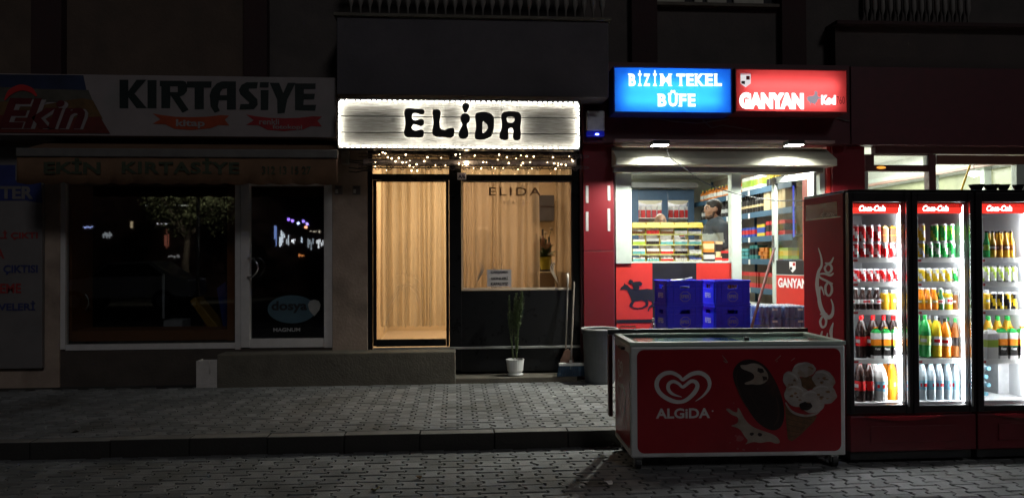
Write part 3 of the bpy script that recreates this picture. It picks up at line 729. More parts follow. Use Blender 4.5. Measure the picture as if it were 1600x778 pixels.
MB().lathe([(rw*.55, 0), (rw*.75, top*.25), (rw, top*.45), (rw*.95, top*.7), (rw*.7, top*.92), (rw*.3, top)], q, 24).build('shade', mat('paper shade', (.78, .68, .5), .8, emit=(1, .6, .28), es=.35), ls)
for k in range(4):
    zz = q.z+top*(.12+.1*k); MB().tube([(q.x+math.cos(a)*rw*(.62+.1*k), q.y+math.sin(a)*rw*(.62+.1*k), zz) for a in (2*math.pi*i/24 for i in range(24))], .004, 5, closed=True).build('rib', cream, ls)
MB().cyl((q.x, q.y, .42), (q.x, q.y, q.z), .012).build('pole', chrome, ls)
# roll-up lattice grille under the sign, with a string of small lamps
gr = thing('security_grille', 'raised folding steel lattice grille across the top of the salon front', 'grille', P(740, 250, 8.6))
gx0, gx1 = P(560, 250, 8.58).x, P(908, 250, 8.58).x
iron = mat('grille iron', (.09, .075, .075), .45, .5, var=.25)
bz = {}
for nm, y in (('rail', 241), ('rail', 246), ('rail', 259), ('rail', 263)):
    z = P(735, y, 8.58).z; MB().box(gx0, gx1, 8.575, 8.583, z-.006, z+.006).build(nm, iron, gr)
zb0, zb1 = P(735, 257.5, 8.6).z, P(735, 248.5, 8.6).z
MB().cyl((gx0+.05, 8.64, (zb0+zb1)/2), (gx1-.05, 8.64, (zb0+zb1)/2), (zb1-zb0)/2, n=14).build('roller', mat('grille roller', (.5, .46, .5), .45, .3, var=.2), gr, smooth=False)
for row, (ya, yb) in enumerate(((239, 249), (257, 266))):
    z0, z1 = P(735, yb, 8.57).z, P(735, ya, 8.57).z; zm = (z0+z1)/2; h = (z1-z0)/2
    first = None
    nn = 18
    for i in range(nn):
        x = gx0+(i+.5)*(gx1-gx0)/nn; w = .03
        if first is None:
            mb = MB(); mb.tube([(x+a*w, 8.562, zm+b*h) for a, b in ((-.45, 1), (.45, 1), (1, 0), (.45, -1), (-.45, -1), (-1, 0))], .0045, 5, closed=True)
            mb.tube([(x+w, 8.565, zm), (x+w*2, 8.565, zm+h*.35), (x+w*4.3, 8.565, zm+h*.35), (x+w*5.2, 8.565, zm)], .004, 5)
            mb.tube([(x+w, 8.565, zm), (x+w*2, 8.565, zm-h*.35), (x+w*4.3, 8.565, zm-h*.35), (x+w*5.2, 8.565, zm)], .004, 5)
            first = mb.build('lattice_link', iron, gr); fx = x
        else:
            c = first.copy(); COL.objects.link(c); c.location = (x-fx, 0, 0)
sl = thing('string_lights', 'string of tiny warm fairy lights tangled along the raised lattice grille', 'string lights', P(740, 262, 8.5))
bulbs = [(598, 238.5), (602, 240), (606, 246), (612, 248), (618, 252.5), (629, 254), (623, 247), (651, 257), (640, 259), (634, 242), (663, 252), (668, 246), (717, 256), (729, 255), (755, 253.5), (795, 255), (792, 246), (823, 244.5), (834, 245), (817, 255), (866, 255.5), (877, 257), (884, 258), (895, 252), (864, 246), (868, 264), (643, 267), (652, 267), (712, 242), (780, 242)]
bulbs += [(random.uniform(586, 898), random.uniform(239, 267)) for _ in range(34)]
lit_b = emitter('fairy bulb', (1.0, .72, .4), 18)
pts = [P(x, y, 8.545) for x, y in bulbs]
MB().tube([v+Vector((0, .008, .006)) for v in sorted(pts, key=lambda v: v.x)], .002, 4).build('wire', black_plastic, sl)
for i, v in enumerate(pts):
    MB().ball(v, .024 if i == 13 else (.0075 if i < 30 else .0042), 8).build('bulb', emitter('bright bulb', (1.0, .74, .42), 34) if i == 13 else lit_b, sl)
# the ELIDA sign: three weathered boards in a tray, raised letters, LED strip round the edge and behind every letter
YS = 8.05
es = thing('salon_sign', 'wooden plank sign with raised black ELIDA letters edged and backlit by white LED strips', 'sign', P(716, 195, YS))
ex0, ex1, ez0, ez1 = rect(527, 156, 907, 234, YS)
def plank_mat():
    m = bpy.data.materials.new('weathered plank'); m.use_nodes = True; nt = m.node_tree; N = nt.nodes; L = nt.links; b = N['Principled BSDF']
    g = N.new('ShaderNodeNewGeometry'); oi = N.new('ShaderNodeObjectInfo'); mp = N.new('ShaderNodeMapping'); mp.inputs['Scale'].default_value = (1.6, 1, 34)
    ad = N.new('ShaderNodeVectorMath'); ad.operation = 'ADD'; cb = N.new('ShaderNodeCombineXYZ')
    ml = N.new('ShaderNodeMath'); ml.operation = 'MULTIPLY'; ml.inputs[1].default_value = 40; L.new(oi.outputs['Random'], ml.inputs[0]); L.new(ml.outputs[0], cb.inputs[0])
    L.new(g.outputs['Position'], ad.inputs[0]); L.new(cb.outputs[0], ad.inputs[1]); L.new(ad.outputs[0], mp.inputs[0])
    nz = N.new('ShaderNodeTexNoise'); nz.inputs['Scale'].default_value = 3.5; nz.inputs['Detail'].default_value = 9; nz.inputs['Distortion'].default_value = 1.2; L.new(mp.outputs[0], nz.inputs['Vector'])
    r = N.new('ShaderNodeValToRGB'); r.color_ramp.elements[0].position = .3; r.color_ramp.elements[1].position = .72
    r.color_ramp.elements[0].color = (.2, .185, .15, 1); r.color_ramp.elements[1].color = (.5, .48, .42, 1); L.new(nz.outputs['Fac'], r.inputs[0])
    vo = N.new('ShaderNodeTexVoronoi'); vo.inputs['Scale'].default_value = 2.6; L.new(ad.outputs[0], vo.inputs['Vector'])
    mr = N.new('ShaderNodeMapRange'); mr.inputs[1].default_value = .02; mr.inputs[2].default_value = .1; mr.inputs[3].default_value = .35; L.new(vo.outputs['Distance'], mr.inputs[0])
    mx = N.new('ShaderNodeMix'); mx.data_type = 'RGBA'; mx.blend_type = 'MULTIPLY'; mx.inputs['Factor'].default_value = 1; L.new(r.outputs[0], mx.inputs['A']); L.new(mr.outputs[0], mx.inputs['B'])
    L.new(mx.outputs['Result'], b.inputs['Base Color']); b.inputs['Roughness'].default_value = .8
    bp = N.new('ShaderNodeBump'); bp.inputs['Strength'].default_value = .5; bp.inputs['Distance'].default_value = .006; L.new(nz.outputs['Fac'], bp.inputs['Height']); L.new(bp.outputs[0], b.inputs['Normal'])
    return m
plank = plank_mat()
hh = (ez1-ez0-.02)/3
for k in range(3):
    z = ez0+.01+k*hh; MB().box(ex0+.012, ex1-.012, YS+.03-.004*(k == 1), YS+.055, z+.005, z+hh-.005).build('plank', plank, es, bevel=.003)
tr_ = MB(); tr_.box(ex0, ex0+.011, YS-.02, YS+.06, ez0, ez1); tr_.box(ex1-.011, ex1, YS-.02, YS+.06, ez0, ez1); tr_.box(ex0+.011, ex1-.011, YS-.018, YS+.06, ez1-.009, ez1); tr_.box(ex0+.011, ex1-.011, YS-.018, YS+.06, ez0, ez0+.009)
tr_.box(ex0, ex1, YS+.061, YS+.1, ez0, ez1)
tr_.build('tray', black_frame, es)
for xx in (ex0+.3, ex1-.3): MB().box(xx, xx+.05, YS+.1, 8.72, (ez0+ez1)/2, (ez0+ez1)/2+.05).build('bracket', steel, es)
led = emitter('white LED', (1.0, .98, .92), 76)
def led_strip(a, b, n):
    mb = MB(); a, b = Vector(a), Vector(b)
    for i in range(n):
        c = a.lerp(b, (i+.5)/n); d_ = (b-a).normalized()*.0125
        mb.add([c-d_+Vector((0, -.004, 0)), c+d_+Vector((0, -.004, 0)), c+d_+Vector((0, .004, 0)), c-d_+Vector((0, .004, 0)), c-d_+Vector((0, -.004, .004)), c+d_+Vector((0, -.004, .004)), c+d_+Vector((0, .004, .004)), c-d_+Vector((0, .004, .004))],
               [(0, 3, 2, 1), (4, 5, 6, 7), (0, 1, 5, 4), (2, 3, 7, 6), (1, 2, 6, 5), (3, 0, 4, 7)])
    return mb.build('led_strip', led, es)
m1 = .022
led_strip((ex0+m1, YS, ez1-m1), (ex1-m1, YS, ez1-m1), 46); led_strip((ex0+m1, YS, ez0+m1), (ex1-m1, YS, ez0+m1), 46)
for xx in (ex0+m1, ex1-m1):
    mb = MB()
    for i in range(11):
        z = ez0+.03+(ez1-ez0-.06)*(i+.5)/11; mb.box(xx-.002, xx+.002, YS-.004, YS+.004, z-.0125, z+.0125)
    mb.build('led_strip', led, es)
T2 = (600, 140, 5.0)
ELI = [
 [[(172, 155), (205, 152), (250, 160), (300, 158), (313, 170), (310, 188), (290, 192), (255, 178), (225, 180), (210, 205), (215, 235), (240, 252), (265, 245), (290, 235), (308, 245), (308, 272), (290, 285), (262, 272), (235, 265), (213, 280), (210, 305), (225, 325), (255, 330), (290, 318), (308, 325), (306, 365), (285, 373), (230, 368), (190, 372), (165, 360), (160, 335), (175, 290), (170, 230), (160, 185)]],
 [[(388, 165), (410, 160), (435, 168), (440, 190), (430, 230), (428, 290), (445, 318), (475, 325), (510, 308), (540, 305), (548, 325), (540, 365), (515, 376), (470, 366), (420, 368), (385, 355), (380, 330), (392, 280), (390, 220), (383, 190)]],
 [[(605, 205), (625, 192), (650, 195), (668, 220), (665, 245), (645, 265), (640, 290), (655, 330), (655, 365), (635, 380), (610, 382), (590, 370), (585, 345), (605, 310), (618, 280), (615, 260), (600, 240)], [(620, 118), (640, 112), (658, 118), (662, 135), (650, 155), (645, 175), (632, 178), (625, 160), (613, 140)]],
 [[(720, 190), (760, 182), (800, 182), (835, 195), (855, 225), (855, 290), (845, 335), (835, 365), (805, 378), (775, 388), (735, 390), (715, 380), (712, 350), (725, 310), (725, 260), (715, 220)], [(765, 240), (790, 255), (812, 275), (818, 300), (805, 325), (785, 345), (762, 350), (765, 310)]],
 [[(925, 190), (955, 178), (1010, 176), (1055, 185), (1066, 210), (1066, 250), (1058, 300), (1066, 350), (1062, 385), (1040, 396), (1015, 388), (1010, 365), (1020, 330), (1010, 300), (990, 292), (968, 305), (962, 330), (970, 365), (965, 390), (935, 393), (908, 380), (905, 355), (925, 310), (928, 260), (918, 215)], [(955, 215), (985, 205), (1020, 212), (1028, 240), (1015, 262), (990, 270), (962, 262), (953, 240)]]]
letter_m = mat('black sign letters', (.014, .012, .012), .5, var=.2)
def grow(q, d):
    "offset a closed loop outward by d"
    n = len(q); A = sum(q[i][0]*q[(i+1) % n][1]-q[(i+1) % n][0]*q[i][1] for i in range(n)); s_ = 1 if A > 0 else -1; out = []
    for i in range(n):
        a, b = Vector(q[i-1]), Vector(q[(i+1) % n]); t = (b-a).normalized(); out.append((q[i][0]+t.y*d*s_, q[i][1]-t.x*d*s_))
    return out
for lp in ELI:
    lt = pshape([grow(q, 6 if (i == 0 or lp is ELI[2]) else -5) for i, q in enumerate(lp)], YS-.02, 'letter', letter_m, es, extrude=.012, smooth=True, tr=T2)
    for q_ in lp:
        if len(lp) > 1 and q_ is lp[1] and lp is not ELI[2]: continue
        mb = MB(); mb.tube([P(T2[0]+x/5, T2[1]+y/5, YS+.002) for x, y in grow(q_, -11)], .004, 5, closed=True)
        mb.build('halo_led', emitter('halo LED', (1.0, .98, .92), 42), lt)
# potted cypress, broom and dustpan, bin
gx, gy = P(805, 575, 8.56).x, 8.56
pp_ = thing('potted_conifer', 'tall thin feathery conifer in a white pot before the black salon panel', 'plant', (gx, gy, PAV+.06))
pz = P(805, 561, gy).z
zb = PAV+.061
MB().lathe([(.075, zb), (.09, zb+.012), (.09, zb+.025), (.07, zb+.026), (.088, zb+.06), (.1, pz-.015), (.104, pz), (.094, pz), (.09, pz-.03)], (gx, gy, 0), 22).build('pot', white_plastic, pp_, smooth=False)
MB().cyl((gx, gy, pz-.05), (gx, gy, pz-.022), .09, n=16).build('soil', mat('soil', (.03, .022, .016), .95), pp_)
cact = mat('dusty green stems', (.13, .17, .08), .8, var=.35, scale=30)
for x0_, y0_, x1_, y1_, nseg, wid in ((802, 560, 794, 462, 80, .03), (805, 560, 806, 459, 100, .042), (808, 560, 814, 456, 120, .048), (803, 560, 796, 480, 60, .03), (806, 560, 811, 470, 90, .042)):
    A_, B_ = P(x0_, y0_, gy), P(x1_, y1_, gy+random.uniform(-.05, .05)); mb = MB(); cpts = []
    for i in range(9):
        t = i/8; cpts.append(A_.lerp(B_, t)+Vector((.012*math.sin(t*5+x1_), .01*math.cos(t*4), 0)))
    mb.tube(cpts, [.007-.0005*i for i in range(9)], 6)
    stem = mb.build('stem', cact, pp_, smooth=True)
    mb = MB()
    for i in range(nseg*5):
        t = random.uniform(.04, 1)**.75; c = A_.lerp(B_, t)+Vector((.012*math.sin(t*5+x1_), .01*math.cos(t*4), 0))
        wd = wid*(1.0 if .45 < t < .9 else .5); a = random.uniform(0, 6.28); d_ = Vector((math.cos(a), math.sin(a), random.uniform(.4, 1.6))).normalized()*wd*random.uniform(.6, 1.5)
        s_ = Vector((-math.sin(a), math.cos(a), 0))*.0035
        mb.add([c-s_, c+s_, c+d_*.6+s_*1.3, c+d_, c+d_*.6-s_*1.3], [(0, 1, 2, 3, 4)])
    tag(mb.build('needles', cact, stem, fix=False), kind='stuff')
br = thing('broom', 'broom with blue bristles leaning upright against the salon corner', 'broom', (P(892, 575, 8.45).x, 8.45, PAV))
b0 = P(892, 568, 8.45); b1 = P(897, 440, 8.62)
MB().cyl(b0, b1, .011, n=10).build('handle', mat('dark broom handle', (.2, .17, .14), .4), br)
hd0, hd1 = P(873, 569, 8.42), P(912, 571, 8.47)
MB().box(hd0.x, hd1.x, 8.42, 8.47, hd0.z-.02, hd0.z+.012).cyl(b0+Vector((0, 0, -.06)), b0+Vector((0, 0, .04)), .018, n=10).build('head', mat('white broom head', (.62, .62, .6), .5), br, bevel=.004)
mb = MB()
for i in range(260):
    x = random.uniform(hd0.x+.004, hd1.x-.004); y = random.uniform(8.425, 8.465); dx = random.gauss(0, .01)+(x-(hd0.x+hd1.x)/2)*.1; dy = random.gauss(-.004, .01)
    mb.cyl((x, y, hd0.z-.02), (x+dx, y+dy, PAV+.063), .0028, .002, n=4)
tag(mb.build('bristles', mat('blue bristles', (.02, .06, .12), .6, var=.3), br), kind='stuff')
dp = thing('dustpan', 'long handled brown dustpan leaning beside the broom', 'dustpan', (P(885, 572, 8.57).x, 8.57, PAV))
d0, d1 = P(884, 545, 8.6), P(887, 427, 8.68)
MB().tube([d0, d1-Vector((0, 0, .12)), d1-Vector((0, 0, .1)), d1], [.009, .009, .014, .012], 10).build('handle', mat('pale dustpan handle', (.5, .44, .38), .4), dp, smooth=True)
dmat = mat('brown dustpan', (.16, .08, .055), .5)
mb = MB(); A = [P(x, y, 8.56) for x, y in ((873, 578), (876, 562), (882, 548), (888, 545), (893, 550), (897, 566), (898, 578))]
mb.prism(A, (0, .035, 0)); mb.build('scoop', dmat, dp, bevel=.006)
bnx, bny = P(937, 560, 8.38).x, 8.38
bin_ = thing('trash_bin', 'large dark grey round plastic bin standing before the red pillar', 'bin', (bnx, bny, PAV))
bt = P(937, 514, bny).z; br_ = (P(966, 514, bny).x-P(911, 514, bny).x)/2
MB().lathe([(br_*.8, PAV), (br_*.84, PAV+.03), (br_*.95, bt-.05), (br_, bt-.045), (br_*1.02, bt), (br_*.97, bt), (br_*.93, bt-.05), (br_*.8, PAV+.06)], (bnx, bny, 0), 32).build('body', mat('grey bin plastic', (.085, .09, .095), .5, var=.15), bin_, smooth=False)
MB().tube([(bnx+math.cos(a)*br_*1.0, bny+math.sin(a)*br_*1.0, bt+.003) for a in (2*math.pi*i/32 for i in range(32))], .012, 6, closed=True).build('rim', mat('worn bin rim', (.3, .3, .29), .5), bin_, smooth=True)
al = thing('alarm_box', 'white alarm siren box with a glowing blue light on the wall between the signs', 'alarm', P(930, 194, 8.5))
x0, x1, z0, z1 = rect(917, 173, 945, 213, 8.42)
MB().box(x0, x1, 8.42, 8.5, z0+.06, z1).build('cover', mat('alarm white', (.55, .57, .6), .35), al, bevel=.012)
MB().box(x0+.002, x1-.002, 8.425, 8.5, z0, z0+.058).build('lens', mat('blue lens', (.02, .03, .25), .15, emit=(.02, .03, 1), es=.12), al, bevel=.01)
MB().ball(P(933, 210, 8.41), .012, 8, sc=(2, .5, 1)).build('led', emitter('blue LED', (.15, .2, 1.0), 9), al)
# ---------------------------------------------------------------- the kiosk (right of centre)
KX0, KX1, KB = P(963, 400, 8.75).x, 4.66, 13.7
kw = mat('kiosk wall', (.66, .66, .58), .75, var=.1, scale=3)
room('kiosk_room', KX0, KX1, 8.9, KB, .3, 2.92, kw, mat('kiosk floor tiles', (.45, .43, .4), .35, var=.15), mat('kiosk ceiling', (.75, .76, .72), .8))
cool = (.93, 1.0, .9)
tubes = []
for i, (x, y) in enumerate(((2.75, 9.12), (2.9, 12.0), (3.75, 10.4))):
    t = thing('tube_light', ('near', 'far', 'right hand')[i]+' white fluorescent ceiling light inside the kiosk', 'ceiling light', (x, y, 2.9))
    MB().box(x-.6, x+.6, y-.08, y+.08, 2.88, 2.915).build('housing', white_plastic, t)
    MB().box(x-.57, x+.57, y-.05, y+.05, 2.868, 2.879).build('diffuser', emitter('tube glow', cool, 9), t)
    lamp('kiosk_lamp', (x, y, 2.86), (0, 0, 0), 1.1, (28, 62, 34)[i], cool, .12)
kf = thing('kiosk_shopfront', 'bright kiosk shopfront with aluminium framed window over red and black horse panel', 'shopfront', (P(1050, 515, 8.75).x, 8.75, .3))
KY = 8.75
mb = MB(); mb.pbox(962, 271, 987, 412, KY-.05, KY+.05)
mb.build('wide_post', alu, kf, bevel=.004)
mb = MB(); mb.pbox(1144, 271, 1159, 535, KY-.06, KY+.06); mb.build('mullion', alu, kf, bevel=.004)
mb = MB(); mb.pbox(987, 408.5, 1144, 411, KY-.03, KY+.04); mb.pbox(1282, 262, 1290, 535, KY-.06, KY+.06); mb.pbox(987, 268, 1282, 272.5, KY-.03, KY+.04)
mb.build('frame', alu, kf, bevel=.003)
MB().pbox(987, 272.5, 1144, 408.5, KY, KY+.006).build('pane', clear, kf)
xs = [963, 1019.5, 1088.5, 1144]
for i, m_ in enumerate((shop_red, shop_black, shop_red)):
    MB().pbox(xs[i], 411.2, xs[i+1], 540, KY-.03, KY+.02).build('lower_panel', m_, kf)
T3 = (950, 380, 1556/320)
HORSE = [(88, 355), (100, 335), (120, 318), (125, 300), (133, 312), (150, 318), (175, 345), (215, 352), (260, 350), (300, 345), (345, 352), (375, 375), (385, 420), (372, 460), (345, 480), (320, 490), (308, 518), (300, 512), (312, 480), (335, 462), (330, 440), (300, 430), (310, 455), (300, 480), (265, 495), (235, 500), (228, 490), (255, 487), (285, 470), (283, 445), (255, 432), (225, 438), (205, 440), (195, 455), (185, 475), (200, 488), (232, 492), (228, 502), (195, 495), (165, 480), (163, 465), (180, 440), (172, 415), (160, 385), (145, 355), (125, 350), (105, 352)]
JOCK = [(155, 285), (170, 275), (188, 282), (190, 295), (215, 290), (245, 290), (262, 305), (255, 320), (235, 325), (240, 345), (225, 356), (195, 352), (190, 330), (182, 305), (165, 308)]
pshape([HORSE], KY-.034, 'horse_print', shop_black, kf, tr=T3); pshape([JOCK], KY-.037, 'jockey_print', shop_black, kf, tr=T3)
MB().pbox(963, 499, 1019.5, 504, KY-.034, KY-.031).build('stripe', shop_black, kf)
# open door leaf with the GANYAN panel
dl = thing('kiosk_door', 'open glazed kiosk door with black and red GANYAN panel on its lower half', 'door', (3.70, 8.70, .3))
hinge = Vector((3.70, 8.70, 0)); free = Vector((3.90, 8.06, 0)); du = (free-hinge).normalized(); dn = Vector((du.y, -du.x, 0)); dn = dn if dn.x < 0 else -dn
Lw = (free-hinge).length
ztop, zmid, zred, zbot = 2.42, 1.46, 1.30, .32
def leaf(mb, u0, u1, z0, z1, t0=-.02, t1=.02):
    pts = [hinge+du*u+dn*t+Vector((0, 0, z)) for z in (z0, z1) for t in (t0, t1) for u in (u0, u1)]
    return mb.add(pts, [(0, 2, 3, 1), (4, 5, 7, 6), (0, 1, 5, 4), (2, 6, 7, 3), (0, 4, 6, 2), (1, 3, 7, 5)])
mb = MB(); leaf(mb, 0, .06, zbot, ztop); leaf(mb, Lw-.09, Lw, zbot, ztop); leaf(mb, .06, Lw-.09, ztop-.07, ztop, -.018, .018); leaf(mb, .06, Lw-.09, zbot, zbot+.09, -.018, .018)
mb.build('frame', alu, dl, bevel=.003)
leaf(MB(), .06, Lw-.09, zmid, ztop-.07, -.003, .003).build('pane', glass('door glass', .09), dl)
leaf(MB(), .06, Lw-.09, zred, zmid, -.012, .012).build('black_panel', shop_black, dl); leaf(MB(), .06, Lw-.09, zbot+.09, zred-.008, -.012, .012).build('red_panel', shop_red, dl)
leaf(MB(), .06, Lw-.09, zred-.008, zred, -.013, .013).build('strip', alu, dl)
def on_leaf(me, u, z, w, h, name, m_):
    return place(fit(me, w, h), hinge+du*u+dn*.0145+Vector((0, 0, z)), du, (0, 0, 1), dn, name, m_, dl)
on_leaf(text_mesh('GANYAN', .04), .09, 1.15, .46, .11, 'lettering', print_white)
SHIELD = [(0, 1), (1, 1), (1, .35), (.5, 0), (0, .35)]
on_leaf(shape_mesh([SHIELD]), .28, 1.325, .1, .12, 'shield', print_white)
for (u, z, m_) in ((.333, 1.40, print_red), (.287, 1.352, print_black)):
    me = shape_mesh([[(0, 0), (1, 0), (1, 1), (0, 1)]]); place(fit(me, .04, .035), hinge+du*u+dn*.0155+Vector((0, 0, z)), du, (0, 0, 1), dn, 'shield_mark', m_, dl)
MB().cyl(hinge+du*.03+dn*.03+Vector((0, 0, 1.45)), hinge+du*.03+dn*.03+Vector((0, 0, 1.75)), .012).build('handle', chrome, dl)
# roller shutter housing
sb = thing('shutter_box', 'cream roller shutter housing over the kiosk window, lit by two floodlights', 'shutter box', (P(1130, 260, 8.5).x, 8.6, P(1130, 270, 8.5).z))
xa, xb = P(963, 250, 8.35).x, P(1308, 250, 8.35).x
zA, zB, zC, zD = P(1135, 231, 8.6).z, P(1135, 247, 8.35).z, P(1135, 258, 8.35).z, P(1135, 270, 8.6).z
shm = mat('shutter box paint', (.4, .39, .32), .5, var=.1, scale=3, dirt=((.25, .22, .17), 2.5, .5))
MB().prism([(xa, 8.615, zA), (xa, 8.36, zB), (xa, 8.35, zB-.01), (xa, 8.35, zC), (xa, 8.615, zC)], (xb-xa, 0, 0)).build('housing', shm, sb, bevel=.004)
MB().box(xa+.01, xb-.06, 8.56, 8.615, zD, zC-.002).build('bottom_rail', mat('shutter rail', (.16, .15, .14), .5), sb, bevel=.004)
MB().box(xa-.004, xb+.004, 8.40, 8.6, zA+.03, zA+.06).build('cover_strip', mat('pink grey strip', (.3, .2, .19), .5), sb)
# floodlights
for i, (px, lab) in enumerate(((1033, 'left white LED floodlight shining down on the kiosk shutter housing'), (1244, 'right white LED floodlight shining down on the kiosk shutter housing'))):
    fl = thing('floodlight', lab, 'floodlight', P(px, 226, 8.1), group='floodlights above the kiosk')
    c = P(px, 226, 8.1)
    MB().box(c.x-.09, c.x+.09, c.y-.02, c.y+.13, c.z, c.z+.045).build('housing', black_plastic, fl, bevel=.006)
    MB().box(c.x+.02, c.x+.06, c.y+.13, 8.5, c.z+.012, c.z+.035).build('bracket', black_plastic, fl)
    MB().box(c.x-.08, c.x+.08, c.y-.012, c.y+.122, c.z-.006, c.z-.0005).build('lens', emitter('floodlight lens', (.97, 1, .9), 30), fl)
    l = bpy.data.lights.new('floodlight_beam', 'SPOT'); o = bpy.data.objects.new('floodlight_beam', l); COL.objects.link(o)
    l.energy = 300; l.color = (.97, 1, .9); l.spot_size = R(150); l.spot_blend = .6; l.shadow_soft_size = .05; o.location = (c.x, c.y+.05, c.z-.02); o.rotation_euler = (R(2), 0, 0)
cb_ = thing('hanging_cable', 'thin black cable sagging across the kiosk window from the left floodlight', 'cable', P(1047, 247, 8.3))
MB().tube([P(x, y, 8.28) for x, y in ((1040, 228), (1046, 246), (1068, 262), (1094, 282), (1120, 294), (1150, 303), (1186, 310), (1215, 314), (1256, 314))], .0055, 6).build('cable', black_plastic, cb_, smooth=True)
# lit box signs
def milky(name, col):
    return mixed(name, 'Translucent', col, 'Diffuse', tuple(c*.4 for c in col), .12)
def lightbox(label, px0, py0, px1, py1, face, side, tubes_, power, col):
    Y = 8.2; s = thing('lightbox_sign', label, 'sign', P((px0+px1)/2, py1, Y))
    x0, x1, z0, z1 = rect(px0, py0, px1, py1, Y)
    mb = MB(); mb.box(x0, x0+.012, Y, 8.5, z0, z1); mb.box(x1-.012, x1, Y, 8.5, z0, z1); mb.box(x0+.012, x1-.012, Y+.001, 8.5, z1-.012, z1); mb.box(x0+.012, x1-.012, Y+.001, 8.5, z0, z0+.012)
    mb.box(x0+.012, x1-.012, 8.47, 8.499, z0+.012, z1-.012)
    mb.build('housing', side, s)
    MB().box(x0+.012, x1-.012, Y+.01, Y+.014, z0+.012, z1-.012).build('face', face, s)
    for f in tubes_:
        z = z0+(z1-z0)*f; MB().cyl((x0+.12, Y+.10, z), (x1-.12, Y+.10, z), .016, n=8).build('tube', emitter('tube in '+label[:9], col, power), s)
    return s
Yl = 8.207
bs = lightbox('backlit blue kiosk sign reading BIZIM TEKEL BUFE in white letters', 959, 105, 1144, 177, milky('blue sign film', (.17, .58, .82)), mat('blue sign side', (.02, .03, .25), .4), (.28, .6), 64, (.9, .97, 1))
wl = emitter('lit white letters', (.93, .99, 1), 1.6)
STEMS = {'B': (.16,), 'İ': (.5,), 'M': (.1, .9), 'T': (.5,), 'E': (.16,), 'K': (.14, .86), 'L': (.16,), 'F': (.16,), 'Ü': (.14, .86), 'Z': ()}
def slab_text(s_, cells, y0, y1, par, m_):
    "one letter at a time, each stem finished with slab serifs"
    mb = MB(); yl_ = y0+(y1-y0)*.22
    for c, (xa_, xb_) in zip(s_, cells):
        top = y0 if c in 'İÜ' else yl_
        ptext(c, xa_, top, xb_, y1, Yl, 'letter', m_, par, bold=.012 if c == 'M' else .045)
        for f in STEMS[c]:
            xc = xa_+(xb_-xa_)*f
            for y, on in ((y1, c not in 'BEÜ'), (yl_, c not in 'T')):
                if not on: continue
                a_, b_, c_, d_ = rect(xc-3.2, y-(1.6 if y == y1 else 0), xc+3.2, y+(0 if y == y1 else 1.6), Yl-.001); mb.add([(a_, Yl-.001, c_), (b_, Yl-.001, c_), (b_, Yl-.001, d_), (a_, Yl-.001, d_)], [(0, 1, 2, 3)])
    mb.build('serifs', m_, par, fix=False)
Z8 = lambda q: [(900+a/3.478, 900+b/3.478) for a, b in q]
slab_text('BİZİMTEKEL', Z8([(287, 325), (339, 355), (366, 404), (421, 437), (458, 518), (545, 594), (600, 640), (646, 696), (702, 744), (752, 793)]), 110, 135, bs, wl)
slab_text('BÜFE', Z8([(444, 492), (502, 552), (560, 600), (608, 650)]), 141, 167, bs, wl)
rs = lightbox('backlit red betting sign reading GANYAN with a white shield and a grey horse', 1149, 108, 1325, 176, milky('red sign film', (.72, .24, .24)), mat('red sign side', (.12, .01, .015), .4), (.24, .62), 27, (1, .93, .9))
wl2 = emitter('lit white letters warm', (1, .97, .95), 2.2)
ptext('GANYAN', 1155, 145, 1256, 171, Yl, 'lettering', wl2, rs, bold=.085)
ptext('Kod', 1283, 149, 1306, 164, Yl, 'lettering', wl2, rs, bold=.07)
ptext('760', 1307, 151, 1320, 163, Yl, 'lettering', mat('dark red ink', (.12, .01, .02), .5), rs, bold=.0)
grey_lit = emitter('lit grey print', (.45, .4, .47), .8)
hx = [(1261, 152), (1266, 150), (1270, 150), (1273, 147), (1272, 144), (1275, 142), (1278, 145), (1277, 149), (1280, 152), (1284, 152), (1282, 155), (1278, 155), (1277, 159), (1274, 162), (1275, 166), (1272, 163), (1268, 161), (1266, 165), (1265, 160), (1261, 157)]
pshape([hx], Yl-.003, 'horse', grey_lit, rs)
pshape([[(1157, 117), (1173, 117), (1173, 131), (1165, 137), (1157, 131)]], Yl, 'shield', emitter('lit shield', (.85, .8, .82), .9), rs)
for q_, m_ in (([(1166, 119), (1171.5, 119), (1171.5, 125), (1166, 125)], print_red), ([(1158.5, 127), (1164, 127), (1164, 132), (1158.5, 131)], print_black)):
    pshape([q_], Yl-.002, 'shield_quarter', m_, rs)
pshape([[(1157, 115), (1173, 115), (1173, 116), (1157, 116)]], Yl, 'shield_bar', grey_lit, rs)

# kiosk interior: wall shelves along the right wall with goods
shelf = thing('wall_shelf', 'long blue steel wall shelving packed with bottles and boxes along the kiosk right wall', 'shelf', (4.5, 11.5, .3))
SX0, SX1 = 4.3, 4.655
SZ = [2.47, 2.14, 1.79, 1.47, 1.06, .68]
MB().box(4.635, 4.656, 9.5, 13.5, .3, 2.85).build('back_panel', mat('shelf back', (.36, .3, .25), .7), shelf)
for z in SZ:
    sh = MB().box(SX0, 4.634, 9.5, 13.5, z-.012, z).build('shelf_board', shelf_blue, shelf)
    MB().box(SX0-.012, SX0-.001, 9.5, 13.5, z-.075, z+.004).build('price_rail', shelf_blue, sh)
    for y in (10.05, 10.9, 11.8): MB().box(SX0-.016, SX0-.0125, y, y+.06, z-.08, z-.005).build('price_tag', print_white, sh)
for y in (9.5, 11.5, 13.49): MB().box(4.60, 4.634, y, y+.02, .3, 2.85).build('upright', shelf_blue, shelf)
